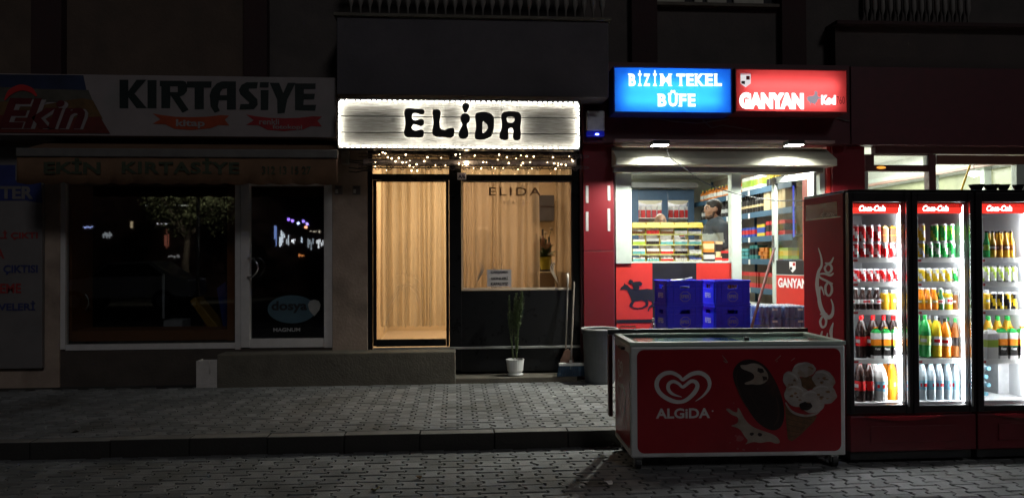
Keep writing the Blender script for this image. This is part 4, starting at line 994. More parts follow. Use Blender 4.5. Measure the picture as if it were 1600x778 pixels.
pal = {k: mat('goods '+k, c, .35, var=.05) for k, c in dict(yellow=(.7, .5, .04), orange=(.7, .22, .03), red=(.55, .03, .03), green=(.05, .3, .07), lime=(.35, .5, .06), blue=(.03, .08, .4), cyan=(.12, .4, .45), white=(.75, .74, .7), cream=(.65, .5, .28), brown=(.16, .07, .03), black=(.018, .014, .014), purple=(.15, .03, .25), silver=(.5, .5, .5), amber=(.45, .16, .02), teal=(.05, .22, .22), pink=(.6, .2, .25)).items()}
def bottle_prof(r, h, neck=.3, cap=True, lab=(.2, .5)):
    return [(r*.9, 0, 0), (r, h*.02, 0), (r, h*lab[0], 1), (r, h*lab[1], 0), (r, h*.6, 0), (r*.75, h*.7, 0), (r*neck, h*.8, 0), (r*neck, h*.93, 2), (r*neck*1.1, h*.935, 2), (r*neck*1.1, h, 2)]
def row(kind, n, y0, y1, z, desc, make, group):
    noun, where = desc.split('|'); proto = None; step = (y1-y0)/n
    for i in range(n):
        y = y0+step*(i+.5)+random.uniform(-.008, .008); x = 4.37+random.uniform(-.012, .012)
        if proto is None:
            proto = make(kind, f'{ORD[i]} {noun} from the door {where}', x, y, z, step, group)
        else: dup(proto, (x, y, z), random.uniform(-.25, .25), f'{ORD[i]} {noun} from the door {where}')
def mk_bottle(mats, r, h, lab=(.2, .5), neck=.3):
    def f(kind, desc, x, y, z, step, group):
        o = MB().lathe(bottle_prof(r, h, neck, lab=lab), (x, y, z), 9).build(kind, [pal[m_] for m_ in mats], None, loc=(x, y, z), smooth=False)
        return tag(o, desc, kind.split('_')[-1], group)
    return f
def mk_box(m1, m2, w, h, stripe=.3):
    def f(kind, desc, x, y, z, step, group):
        d = step*w
        o = MB().box(x-.05, x+.1, y-d/2, y+d/2, z, z+h*stripe, 0).box(x-.05, x+.1, y-d/2, y+d/2, z+h*stripe, z+h*.75, 1).box(x-.05, x+.1, y-d/2, y+d/2, z+h*.75, z+h, 0).build(kind, [pal[m1], pal[m2]], None, loc=(x, y, z))
        return tag(o, desc, 'box', group)
    return f
g1 = 'goods on the kiosk wall shelves'
row('oil_bottle', 7, 9.75, 10.45, SZ[0], 'yellow necked dark bottle|on the top blue kiosk shelf', mk_bottle(('black', 'yellow', 'yellow'), .04, .27, (.42, .8)), 'yellow necked bottles on the top kiosk shelf')
row('snack_carton', 8, 10.5, 11.3, SZ[0], 'white and green carton|on the top kiosk shelf', mk_box('white', 'lime', .85, .2), 'cartons on the top kiosk shelf')
row('juice_bottle', 14, 11.35, 13.3, SZ[0], 'small orange bottle|far back on the top kiosk shelf', mk_bottle(('orange', 'white', 'lime'), .05, .2), 'orange bottles on the top kiosk shelf')
row('paper_pouch', 6, 9.75, 10.5, SZ[1], 'tan paper pouch|on the second kiosk shelf', mk_box('cream', 'cream', .8, .26), 'tan pouches on the second kiosk shelf')
row('wine_bottle', 9, 10.55, 11.5, SZ[1], 'dark wine bottle with pale label|on the second kiosk shelf', mk_bottle(('black', 'cream', 'black'), .038, .29, (.28, .4)), 'dark wine bottles on the second kiosk shelf')
row('spirit_bottle', 12, 11.55, 13.3, SZ[1], 'pale blue and dark spirit bottle|behind the standing man', mk_bottle(('black', 'silver', 'blue'), .042, .29, (.25, .45)), 'spirit bottles behind the man')
row('snack_box', 5, 9.75, 10.4, SZ[2], 'red snack box|on the third kiosk shelf', mk_box('red', 'black', .85, .2), 'red boxes on the third kiosk shelf')
row('snack_box', 3, 10.42, 10.75, SZ[2], 'yellow and blue snack box|on the third kiosk shelf', mk_box('yellow', 'blue', .85, .17), 'yellow boxes on the third kiosk shelf')
row('snack_box', 5, 10.8, 11.4, SZ[2], 'red and blue snack box|on the third kiosk shelf', mk_box('blue', 'red', .8, .14), 'blue boxes on the third kiosk shelf')
row('detergent_bottle', 11, 11.55, 13.3, SZ[2], 'blue and white detergent bottle|behind the standing man', mk_bottle(('blue', 'white', 'red'), .055, .22, (.2, .5)), 'detergent bottles behind the man')
for k in range(3):
    row('sweet_box', 3, 10.35, 10.65, SZ[3]+.055*k, 'orange box|in the '+('lowest', 'middle', 'top')[k]+' layer of the fourth shelf stack', mk_box('orange', 'amber', .9, .05), 'orange boxes on the fourth kiosk shelf')
    row('sweet_box', 3, 11.05, 11.4, SZ[3]+.055*k, 'teal box|in the '+('lowest', 'middle', 'top')[k]+' layer of the fourth shelf stack', mk_box('teal', 'cyan', .9, .05), 'teal boxes on the fourth kiosk shelf')
row('tissue_box', 3, 10.7, 11.0, SZ[3], 'dark green box|on the fourth kiosk shelf between the small stacks', mk_box('teal', 'black', .9, .2), 'dark boxes on the fourth kiosk shelf')
row('candy_bag', 6, 9.7, 10.3, SZ[3], 'yellow green bag|seen through the door glass', mk_box('lime', 'yellow', .9, .15), 'yellow bags behind the door glass')
row('crisp_bag', 9, 10.2, 11.5, SZ[4], 'dark red crisp bag|on the low kiosk shelf', mk_box('red', 'brown', .9, .22), 'crisp bags on the low kiosk shelf')
row('biscuit_pack', 9, 10.2, 11.5, SZ[5], 'white and red biscuit pack|on the lowest kiosk shelf', mk_box('white', 'red', .9, .16), 'biscuit packs on the lowest kiosk shelf')
bl = thing('cooler_light', 'vertical blue glowing light strip behind the open door glass', 'light strip', (4.28, 9.55, 1.8))
MB().box(4.27, 4.285, 9.42, 9.44, 1.75, 2.4).build('strip', emitter('blue strip', (.14, .18, 1), .75), bl)
# back wall: blue framed double glass cabinet with lit goods
bc = thing('glass_cabinet', 'blue framed double door glass cabinet with cream pelmets at the back of the kiosk', 'cabinet', P(1037, 420, 13.5))
CYb = 13.25
fb = mat('dusty blue cabinet', (.045, .085, .15), .5, var=.15)
x0, x1, z0, z1 = rect(985, 296, 1085, 420, CYb)
MB().box(x0, x1, CYb+.36, CYb+.4, .3, z1).build('back', mat('cabinet back', (.7, .7, .68), .6), bc)
mb = MB()
for a_, b_ in ((985, 998), (1035, 1044), (1076, 1085)): mb.pbox(a_, 296, b_, 470, CYb, CYb+.04)
mb.pbox(998, 297, 1035, 313, CYb+.002, CYb+.04); mb.pbox(1044, 297, 1076, 313, CYb+.002, CYb+.04)
mb.box(x0, x0+.02, CYb+.041, CYb+.36, .3, z1); mb.box(x1-.02, x1, CYb+.041, CYb+.36, .3, z1); mb.box(x0+.02, x1-.02, CYb+.041, CYb+.36, z1-.02, z1)
mb.build('frame', fb, bc)
for a_, b_ in ((998, 1035), (1044, 1076)):
    mid = (a_+b_)/2
    pshape([[(a_, 313.2), (b_, 313.2), (b_, 316), (mid+6, 319.5), (mid-6, 319.5), (a_, 316)]], CYb+.01, 'pelmet', cream, bc)
    MB().pbox(a_, 314, b_, 420, CYb+.03, CYb+.034).build('pane', clear, bc)
MB().box(x0+.05, x1-.05, CYb+.2, CYb+.24, z1-.14, z1-.1).build('lamp_tube', emitter('cabinet tube', (1, 1, .95), 10), bc)
cz = P(1037, 340, CYb).z
for z in (cz, cz-.33, cz-.66):
    MB().box(x0+.021, x1-.021, CYb+.06, CYb+.35, z-.012, z).build('shelf_board', white_plastic, bc)
proto = {}; KN = ('white topped red', 'red topped white', 'silver topped white')
for k, (c1, c2) in enumerate((('red', 'white'), ('white', 'red'), ('white', 'silver'))):
    for j in range(10 if k < 2 else 9):
        for lev in (0, 1):
            x = x0+.16+(j+.2*k)*.1; z = (cz, cz-.33)[lev]; y = CYb+.12+.07*k
            if x > x1-.06: continue
            if k not in proto:
                proto[k] = tag(MB().box(x-.035, x+.035, y, y+.05, z+.001, z+.14, 0).box(x-.035, x+.035, y, y+.05, z+.14, z+.2, 1).build('carton', [pal[c1], pal[c2]], None, loc=(x, y, z)), ORD[j]+' '+KN[k]+' pack from the left, '+('upper', 'lower')[lev]+' shelf of the blue cabinet', 'carton', 'packs in the blue cabinet, kind '+('red', 'white', 'silver')[k])
            else: dup(proto[k], (x, y, z), None, ORD[j]+' '+KN[k]+' pack from the left, '+('upper', 'lower')[lev]+' shelf of the blue cabinet')
MB().pbox(988, 285, 1090, 293, 13.0, 13.2).build('ceiling_duct', mat('grey duct', (.2, .2, .2), .6), WM and None, loc=P(1040, 290, 13.1))
tag(bpy.data.objects['ceiling_duct'], 'long grey duct under the ceiling at the back of the kiosk', 'duct')
# counter with the yellow cigarette rack
ct = thing('shop_counter', 'shop counter running behind the kiosk window', 'counter', (2.7, 9.5, .3))
cz0 = P(1050, 408, 9.35).z-.02
MB().box(KX0+.05, P(1148, 410, 9.35).x, 9.25, 9.75, cz0-.04, cz0).build('top', mat('counter top', (.3, .25, .2), .4), ct, bevel=.004)
MB().box(KX0+.07, P(1146, 410, 9.35).x, 9.28, 9.72, .3, cz0-.041).build('body', cream, ct)
RY = 9.3
rk = thing('cigarette_rack', 'yellow tiered cigarette rack on the counter behind the kiosk window', 'rack', (P(1042, 408, RY).x, RY, cz0))
yel = mat('yellow rack plastic', (.45, .33, .015), .4, var=.06); yel2 = mat('pale lime rack plastic', (.5, .52, .16), .4, var=.06)
cols = [987, 1009, 1031, 1053, 1075, 1097]
tiers = [(348, 366), (366, 382), (382, 397), (397, 408)]
xL, xR = P(987, 380, RY).x, P(1097, 380, RY).x
MB().prism([(xL, RY-.01, P(1040, 347.5, RY).z), (xL, RY-.055, P(1040, 356, RY).z), (xL, RY-.05, P(1040, 357, RY).z), (xL, RY, P(1040, 348, RY).z)], (xR-xL, 0, 0)).build('canopy', yel, rk)
mb = MB()
for c_ in cols:
    x = P(c_, 380, RY).x; mb.box(x-.005, x+.005, RY-.03, RY+.09, P(1040, 356, RY).z-.0, P(1040, 348, RY).z); mb.box(x-.004, x+.004, RY+.0, RY+.1, cz0, P(1040, 356.2, RY).z)
mb.build('divider', yel, rk)
rnd = random.Random(3)
packs = {}; cnt = {}
for ti, (ya, yb) in enumerate(tiers):
    zt_, zb_ = P(1040, ya, RY).z, P(1040, yb, RY).z+.001
    MB().box(xL, xR, RY-.045, RY+.12, zb_-.012, zb_).build('shelf_lip', yel2, rk)
    for ci in range(5):
        if rnd.random() < .06: continue
        col = rnd.choice([('white', 'silver'), ('white', 'black'), ('black', 'silver'), ('red', 'white'), ('cyan', 'white'), ('white', 'blue'), ('lime', 'white'), ('white', 'teal'), ('brown', 'white')])
        xa_, xb_ = P(cols[ci]+1.5, 380, RY).x, P(cols[ci+1]-1.5, 380, RY).x
        n = rnd.choice([5, 6, 6]); w = (xb_-xa_)/n; h = min(.088, (zt_-zb_)*rnd.uniform(.45, .6))
        key = (col, ti)
        for k in range(n):
            x = xa_+w*(k+.5); y = RY-.02+rnd.uniform(0, .012)
            if key not in packs:
                packs[key] = tag(MB().box(x-w*.44, x+w*.44, y, y+.05, zb_+.001, zb_+h*.55, 0).box(x-w*.44, x+w*.44, y, y+.05, zb_+h*.55, zb_+h, 1).build('cigarette_pack', [pal[col[0]], pal[col[1]]], None, loc=(x, y, zb_)), f'first {col[0]} pack with {col[1]} top from the left, {ORD[ti]} rack tier', 'cigarette pack', f'{col[0]} {col[1]} packs in the {ORD[ti]} rack tier')
            else:
                cnt[key] = cnt.get(key, 0)+1; dup(packs[key], (x, y, zb_), None, f'{ORD[cnt[key] % 20]} {col[0]} pack with {col[1]} top from the left, {ORD[ti]} rack tier')
# counter clutter right of the rack
def simple_box(name, label, cat, x0, y0, x1, y1, Y, d, m1, m2):
    a_, b_, c_, d_ = rect(x0, y0, x1, y1, Y); h = d_-c_
    mb = MB().box(a_, b_, Y, Y+d, c_, c_+h*.3, 0).box(a_, b_, Y, Y+d, c_+h*.3, c_+h*.8, 1).box(a_, b_, Y, Y+d, c_+h*.8, d_, 0)
    return tag(mb.build(name, [pal[m1], pal[m2]], None, loc=((a_+b_)/2, Y, c_)), label, cat)
simple_box('sweet_display', 'orange sweet display box on the counter before the standing man', 'box', 1099, 377, 1116, 394, 9.32, .1, 'orange', 'cream')
simple_box('magazine_stand', 'pale card stand with a dark printed panel on the counter', 'stand', 1119, 377, 1129, 400, 9.34, .05, 'cream', 'black')
simple_box('chocolate_box', 'dark red chocolate box low on the counter beside the mullion', 'box', 1128, 392, 1143, 409, 9.3, .12, 'red', 'black')
simple_box('gum_box', 'dark grey box with silver packs on the counter beside the rack', 'box', 1099, 395, 1117, 409, 9.3, .12, 'black', 'silver')
simple_box('lighter_tray', 'slanted cream tray of lighters at the right end of the counter', 'tray', 1118, 400.5, 1128, 409, 9.3, .1, 'cream', 'red')

fc = thing('facade_cable', 'thin black cables drooping along the dark fascia under the two lit signs', 'cable', P(1090, 190, 8.48))
for k, pts in enumerate((((948, 178), (975, 184), (1010, 183), (1052, 190), (1090, 193), (1140, 186)), ((1098, 188), (1112, 200), (1128, 196), (1150, 199), (1178, 204)), ((1040, 181), (1058, 183), (1072, 180)), ((1200, 180), (1240, 186), (1300, 183), (1328, 190)))):
    MB().tube([P(x, y, 8.485) for x, y in pts], .006, 6).build('cable', mat('grey cable', (.09, .085, .085), .5), fc, smooth=True)
# ---------------------------------------------------------------- people: one skin surface each, made by merging overlapping balls
def chain(mb, pts, rads, sq=(1, 1, 1)):
    pts = [Vector(p) for p in pts]
    for i in range(len(pts)-1):
        a, b = pts[i], pts[i+1]; ra, rb = rads[i], rads[i+1]; n = max(2, int((b-a).length/(min(ra, rb)*.45)))
        for k in range(n+1):
            t = k/n; mb.ball(a.lerp(b, t), ra+(rb-ra)*t, 12, sc=sq)
def merged(mb, name, m_, parent, vox, smooth_it=4):
    o = mb.build(name, m_, None, fix=True)
    r = o.modifiers.new('r', 'REMESH'); r.mode = 'VOXEL'; r.voxel_size = vox
    s = o.modifiers.new('s', 'SMOOTH'); s.iterations = smooth_it; s.factor = .5
    dg = bpy.context.evaluated_depsgraph_get(); dg.update()
    me = bpy.data.meshes.new_from_object(o.evaluated_get(dg)); nm = o.name; bpy.data.objects.remove(o)
    me.name = name; me.shade_smooth(); me.materials.clear(); me.materials.append(m_)
    return put(me, name, parent)
skin = mat('skin', (.34, .19, .125), .5, var=.06); hair_m = mat('dark hair', (.014, .01, .008), .6, var=.3, scale=60, bump=.4)
def head_parts(mb, c, s, yaw):
    "head centred at c, s = head height; yaw 0 faces +X local; returns transform"
    M = Matrix.Translation(c) @ Matrix.Rotation(yaw, 4, 'Z')
    def B(x, y, z, r, sc=(1, 1, 1)):
        o = len(mb.v); mb.ball((0, 0, 0), r*s, 16, sc=sc)
        for i in range(o, len(mb.v)): mb.v[i] = tuple(M @ (Vector(mb.v[i])+Vector((x, y, z))*s))
    B(-.06, 0, .12, .36, (1.08, .86, 1.0)); B(.06, 0, -.02, .31, (1, .86, 1.15)); B(.14, 0, -.3, .19, (1.1, 1, .9)); B(.04, 0, -.24, .24, (1, .95, 1))
    B(.34, 0, .02, .06, (.8, .8, 1.5)); B(.385, 0, -.06, .058, (1.1, 1, .8)); B(.37, 0, .1, .05, (.7, 2.4, .6))      # nose, brow
    B(.315, 0, -.215, .055, (.8, 1.5, .55)); B(.305, 0, -.265, .058, (.8, 1.4, .6)); B(.27, 0, -.4, .085, (1, 1.2, .8))       # lips, chin
    for q in (-1, 1):
        B(-.04, q*.315, -.0, .085, (.9, .4, 1.5)); B(.24, q*.14, -.1, .1, (.8, 1, 1))   # ears, cheeks
    return M
def hand(mb, wrist, d, palm_n, s=1.0, curl=.5):
    d = Vector(d).normalized(); n = Vector(palm_n).normalized(); w = d.cross(n).normalized()
    chain(mb, [wrist, Vector(wrist)+d*.05*s, Vector(wrist)+d*.085*s], [.026*s, .032*s, .03*s], (1, 1, 1))
    for k, L_ in enumerate((.07, .08, .075, .058)):
        b0 = Vector(wrist)+d*.09*s+w*(.026-.0175*k)*s; b1 = b0+(d*(1-curl*.3)+n*curl*.4).normalized()*L_*.5*s; b2 = b1+(d*(1-curl)+n*curl).normalized()*L_*.5*s
        chain(mb, [b0, b1, b2], [.0098*s, .009*s, .008*s])
    t0 = Vector(wrist)+d*.03*s+w*.03*s; t1 = t0+(d*.6+w*.8).normalized()*.035*s; t2 = t1+(d+n*.5).normalized()*.03*s
    chain(mb, [t0, t1, t2], [.013*s, .011*s, .009*s])
def person(label, hx, hy, ztop, floor, yaw, hair, shirt, shirt2, bald=False):
    H = ztop-floor; s = H/6.95; c = Vector((hx, hy, ztop-s*.5))
    p = thing('person', label, 'person', (hx, hy, floor))
    f = Vector((math.cos(yaw), math.sin(yaw), 0)); l = Vector((-f.y, f.x, 0)); Z = Vector((0, 0, 1))
    base = Vector((hx, hy, floor))-f*.05
    def at(a, b, z): return base+f*a*H+l*b*H+Z*z*H
    mb = MB(); M = head_parts(mb, c, s, yaw)
    chain(mb, [at(.015, 0, .875), at(0, 0, .82)], [.034*H, .04*H])
    chain(mb, [at(0, 0, .80), at(.01, 0, .70), at(.005, 0, .6), at(0, 0, .53)], [.07*H, .082*H, .072*H, .078*H])
    for q in (-1, 1):
        chain(mb, [at(0, q*.06, .80), at(0, q*.105, .795)], [.045*H, .038*H])
        el = at(-.03, q*.135, .63); wr = at(.10, q*.11, .575)
        chain(mb, [at(0, q*.115, .79), el], [.036*H, .026*H]); chain(mb, [el, wr], [.026*H, .017*H])
        hand(mb, wr, (wr-el), -l*q, H/1.75)
        kn = at(.01, q*.055, .285); an = at(-.01, q*.055, .04)
        chain(mb, [at(0, q*.05, .52), kn], [.055*H, .036*H]); chain(mb, [kn, at(-.012, q*.055, .2), an], [.036*H, .034*H, .02*H]); chain(mb, [at(-.02, q*.055, .022), at(.09, q*.06, .016)], [.024*H, .017*H])
    body = merged(mb, 'body', skin, p, .0125)
    # clothes
    mb = MB(); g = 1.0
    chain(mb, [at(0, 0, .815), at(.01, 0, .70), at(.005, 0, .6), at(0, 0, .5)], [.072*H, .093*H, .086*H, .088*H])
    for q in (-1, 1):
        chain(mb, [at(0, q*.06, .805), at(0, q*.11, .795)], [.054*H, .048*H]); chain(mb, [at(0, q*.116, .785), at(-.02, q*.128, .69)], [.046*H, .04*H])
    sh = merged(mb, 'shirt', shirt, p, .014)
    if shirt2:
        z0, z1 = at(0, 0, .705).z, at(0, 0, .765).z; sh.data.materials.append(shirt2); w = WM[sh.name]
        for pl_ in sh.data.polygons:
            cw = w @ pl_.center
            if z0 < cw.z < z1 and abs((cw-base).dot(l)) < .155*H and (cw-base).dot(f) > -.045*H: pl_.material_index = 1
    mb = MB()
    for q in (-1, 1): chain(mb, [at(0, q*.045, .52), at(.01, q*.055, .285), at(-.01, q*.055, .06)], [.066*H, .046*H, .036*H])
    chain(mb, [at(0, -.02, .53), at(0, .02, .53)], [.08*H, .08*H])
    merged(mb, 'trousers', mat('dark trousers', (.02, .022, .03), .8), p, .015)
    # hair
    mb = MB()
    def Bh(x, y, z, r, sc=(1, 1, 1)):
        o = len(mb.v); mb.ball((0, 0, 0), r*s, 16, sc=sc)
        for i in range(o, len(mb.v)): mb.v[i] = tuple(M @ (Vector(mb.v[i])+Vector((x, y, z))*s))
    if not bald:
        Bh(-.085, 0, .155, .372, (1.07, .88, .99)); Bh(.1, 0, .33, .16, (1.15, 1.3, .55)); Bh(-.2, 0, -.04, .235, (.95, 1.1, 1.25))
        for q in (-1, 1): Bh(-.01, q*.25, .1, .075, (1, .6, 1.7))
    else:
        for q in (-1, 1): Bh(-.14, q*.24, -.02, .12, (1.5, .7, 1.2))
        Bh(-.33, 0, -.04, .14, (.6, 1.6, 1.1))
    merged(mb, 'hair', hair, p, .009, 2)
    if not bald:
        mb = MB(); Bh(.2, 0, -.345, .145, (1.1, 1.25, .85)); Bh(.09, 0, -.32, .185, (1, 1.32, .8)); Bh(.3, 0, -.165, .045, (.8, 2.4, .45))
        for q in (-1, 1): Bh(.03, q*.235, -.17, .07, (1, .6, 1.9))
        merged(mb, 'beard', mat('short beard', (.06, .035, .025), .8), p, .009, 2)
    for q in (-1, 1):
        e = M @ (Vector((.315, q*.135, .04))*s); ob = MB().ball(e, .036*s, 8, 0).ball(e+f*.012*s+l*q*.002, .031*s, 8, 1)
        ob.build('eye', [print_white, print_black], p, smooth=True)
        b0 = M @ (Vector((.36, q*.06, .115))*s); b1 = M @ (Vector((.335, q*.14, .135))*s); b2 = M @ (Vector((.27, q*.22, .11))*s)
        MB().tube([b0, b1, b2], [.014*s, .018*s, .01*s], 6).build('eyebrow', hair, p)
    return p, M, at, f, l, H
MY = 9.95
hc = P(1113, 329, MY); ht = P(1113, 311, MY).z
pm, M, at, f, l, H = person('young man with short dark hair and grey T-shirt standing in profile inside the kiosk', hc.x, MY, ht, .3, R(184), hair_m, mat('dark grey shirt', (.045, .055, .07), .85), mat('pale shirt stripe', (.36, .4, .38), .85))
# short beard and shirt lettering
a_ = P(1100, 352, MY-.2)
me = fit(text_mesh('MAY', .03), .1, .03)
place(me, at(.0, .122, .778)+l*(.012), -f, (0, 0, 1), l, 'lettering', print_white, pm)
hc = P(1032, 344, 11.0); ht = P(1032, 333, 11.0).z
person('bald man with grey hair at the sides seated low behind the yellow rack', hc.x, 11.0, ht, .3, R(262), mat('grey hair', (.2, .19, .18), .7), mat('pale shirt', (.4, .38, .36), .85), None, bald=True)

# ---------------------------------------------------------------- beer crates, can packs, broom stick, bottle in front of the kiosk
crate_blue = mat('blue crate plastic', (.02, .035, .8), .35, var=.06)
beer = mat('brown beer glass', (.05, .02, .008), .15); capm = mat('beer cap', (.5, .48, .45), .3, .5)
CW, CD, CH = .385, .31, .255
def make_crate(label):
    c = thing('beer_crate', label, 'crate', (0, 0, 0), group='blue beer crates before the kiosk')
    t = .012; hw, hd = CW/2, CD/2
    hz0, hz1 = CH-.085, CH-.045
    mb = MB()
    mb.box(-hw, hw, -hd, hd, 0, .012)
    for sgn in (-1, 1):                                             # end walls with a hand hole, built round it
        y0, y1 = sorted((sgn*hd, sgn*(hd-t)))
        mb.box(-hw, hw, y0, y1, .0125, hz0); mb.box(-hw, hw, y0, y1, hz1, CH); mb.box(-hw, -.055, y0, y1, hz0+.0005, hz1-.0005); mb.box(.055, hw, y0, y1, hz0+.0005, hz1-.0005)
        x0, x1 = sorted((sgn*hw, sgn*(hw-t)))
        mb.box(x0+.0005, x1-.0005, -hd+t, hd-t, .0125, hz0); mb.box(x0+.0005, x1-.0005, -hd+t, hd-t, hz1, CH); mb.box(x0+.0005, x1-.0005, -hd+t, -.045, hz0+.0005, hz1-.0005); mb.box(x0+.0005, x1-.0005, .045, hd-t, hz0+.0005, hz1-.0005)
    mb.build('body', crate_blue, c, bevel=.002)
    for z in (CH-.022, .004):
        rm = MB()
        rm.prism([(-hw-.008, -hd-.008, z), (hw+.008, -hd-.008, z), (hw+.008, hd+.008, z), (-hw-.008, hd+.008, z), (-hw-.008, -hd-.0079, z), (-hw-.0005, -hd-.0005, z), (-hw-.0005, hd+.0005, z), (hw+.0005, hd+.0005, z), (hw+.0005, -hd-.0005, z), (-hw-.0004, -hd-.0005, z)], (0, 0, .018))
        rm.build('rim', crate_blue, c, bevel=.002)
    for x in (-hw+.02, -hw*.62, hw*.62, hw-.02): MB().box(x-.006, x+.006, -hd-.006, -hd-.0004, .023, CH-.023).build('rib', crate_blue, c)
    for y in (-hd+.03, hd-.03): MB().box(-hw-.006, -hw-.0004, y-.006, y+.006, .023, CH-.023).build('rib', crate_blue, c)
    pw_ = mat('crate print', (.3, .3, .36), .5)
    place(fit(text_mesh('EFES', .02), .085, .032), (-.043, -hd-.002, .075), (1, 0, 0), (0, 0, 1), (0, -1, 0), 'lettering', pw_, c)
    place(fit(text_mesh('EFES', .03), .12, .05), (-hw-.002, .06, .075), (0, -1, 0), (0, 0, 1), (-1, 0, 0), 'lettering', mat('crate print bright', (.6, .6, .68), .5), c)
    o8 = [(math.cos(a)*.062, math.sin(a)*.055) for a in (math.pi/8+math.pi/4*i for i in range(8))]; i8 = [(x*.92, y*.92) for x, y in o8]
    place(shape_mesh([o8, i8]), (0, -hd-.0025, .09), (1, 0, 0), (0, 0, 1), (0, -1, 0), 'octagon_mark', pw_, c)
    return c
crate0 = make_crate('x')
def stack(px, Yc, ztop_px, n, rz, names):
    base = P(px, 480, Yc); zt = P(px, ztop_px, Yc).z
    for k in range(n):
        z = zt-CH*(k+1)
        if z < PAV-.06: break
        o = crate0 if (not crate0.get('used')) else dup(crate0)
        crate0['used'] = 1; o.location = (base.x, Yc, max(z, PAV)); o.rotation_euler = (0, 0, rz); o['label'] = names[k]; 
    return base.x, zt
for k in ('used',): crate0[k] = 0
lab = lambda s, q: [f'top blue beer crate of the {s} stack, {q}', f'second blue beer crate from the top of the {s} stack', f'third blue beer crate down in the {s} stack, hidden behind the chest freezer', f'lowest blue beer crate of the {s} stack behind the chest freezer']
lx, lz = stack(1060, 7.75, 437, 4, R(9), lab('left', 'with loose packaging inside'))
rx_, rz_ = stack(1133, 7.75, 437, 4, R(9), lab('right', 'full of brown bottles'))
bp = [(.026, 0, 0), (.03, .005, 0), (.03, .13, 0), (.014, .175, 0), (.0125, .215, 1), (.014, .216, 1), (.014, .226, 1)]
bot0 = None; ca, sa = math.cos(R(9)), math.sin(R(9))
for i in range(5):
    for j in range(4):
        u, v = -CW/2+.045+i*.074, -CD/2+.042+j*.075; x, y = rx_+u*ca-v*sa, 7.75+u*sa+v*ca; z = rz_-CH+.013
        if bot0 is None: bot0 = tag(MB().lathe(bp, (x, y, z), 9).build('beer_bottle', [beer, capm], None, loc=(x, y, z)), 'brown beer bottle, first row, first column, in the top right crate', 'bottle', 'bottles in the right hand crate')
        else: dup(bot0, (x, y, z), None, f'brown beer bottle, {ORD[j]} row, {ORD[i]} column, in the top right crate')
pk = MB().prism([(lx-.13, 7.66, lz-.06), (lx+.02, 7.62, lz+.015), (lx+.14, 7.72, lz+.03), (lx+.12, 7.83, lz+.012), (lx-.05, 7.84, lz+.0), (lx-.14, 7.76, lz-.04)], (0, 0, -.02))
tag(pk.build('crumpled_packaging', mat('grey packaging film', (.5, .52, .56), .3, var=.2), None, loc=(lx, 7.75, lz), bevel=.006), 'crumpled pale plastic packaging lying in the top crate of the left stack', 'packaging')
pk = MB().box(lx-.15, lx+.13, 7.66, 7.84, lz-.2, lz-.07)
tag(pk.build('carton', mat('crate cargo', (.05, .05, .07), .7), None, loc=(lx, 7.75, lz-.2), bevel=.004), 'dark carton inside the top crate of the left stack', 'carton')
# shrink wrapped can packs
canm = [mat('can body dark', (.17, .24, .4), .4, 0., var=.1), mat('can top', (.6, .63, .64), .3, .6)]
can_p = [(.028, 0, 0), (.032, .006, 0), (.032, .112, 0), (.027, .122, 1), (.027, .123, 1), (.024, .1225, 1)]
def can_pack(label, x, y, z, rz):
    g = thing('can_pack', label, 'can pack', (x, y, z), group='shrink wrapped can packs before the kiosk')
    cn = None
    for i in range(4):
        for j in range(6):
            px_, py_ = x+(i-1.5)*.066, y+(j-2.5)*.066
            if cn is None: cn = MB().lathe(can_p, (px_, py_, z), 12).build('can', canm, g, smooth=False); o0 = (px_, py_)
            else:
                c = cn.copy(); COL.objects.link(c); c.location = (px_-o0[0], py_-o0[1], 0)
    MB().box(x-.134, x+.134, y-.201, y+.201, z-.001, z+.105).build('film', mixed('shrink film', 'Transparent', (.9, .92, .95), 'Glossy', (1, 1, 1), .07, .2), g)
    MB().box(x+.02, x+.075, y-.2035, y-.2015, z+.075, z+.098).build('price_label', print_white, g)
    g.rotation_euler = (0, 0, rz)
cy_ = 7.95
for s_, px in (('left', 1190), ('right', 1229)):
    x = P(px, 490, cy_).x; zt = P(px, 476, cy_).z
    for k, w in enumerate(('uppermost', 'second', 'third', 'fourth', 'lowest')):
        z = zt-.124*(k+1)
        if z < PAV: break
        can_pack(f'{w} dark blue can pack of the {s_} pile by the red door', x, cy_, z, R(4))
    pz_ = z+.124 if z < PAV else z
    tag(MB().box(x-.14, x+.14, cy_-.2, cy_+.2, PAV, max(PAV+.02, pz_-.002)).build('pallet', mat('pallet wood', (.25, .17, .1), .8, var=.25), None, loc=(x, cy_, PAV)), f'low wooden pallet under the {s_} can pile', 'pallet')
sk = thing('broom_stick', 'dark red stick leaning against the can packs beside the kiosk door', 'stick', P(1172, 515, 7.5))
p0, p1 = P(1160, 560, 7.35), P(1209, 391, 8.0)
MB().cyl(p0, p1, .014, n=10).build('shaft', mat('dark red stick', (.1, .018, .016), .45), sk, smooth=False)
MB().cyl(p1, p1+(p1-p0).normalized()*.03, .016, n=10).build('end_cap', black_plastic, sk)
wbt = thing('water_bottle', 'clear plastic water bottle standing beside the left crate stack', 'bottle', P(1021, 520, 7.7))
q = P(1021, 535, 7.7); h = P(1021, 497, 7.7).z-q.z
stand_h = q.z
MB().lathe([(.04, 0), (.042, h*.1), (.042, h*.6), (.02, h*.85), (.014, h*.9)], q, 14).build('body', mixed('clear plastic', 'Transparent', (.85, .9, .95), 'Glossy', (1, 1, 1), .25, .08), wbt, smooth=True)
MB().cyl(q+Vector((0, 0, h*.9)), q+Vector((0, 0, h)), .015, n=10).build('cap', print_white, wbt)
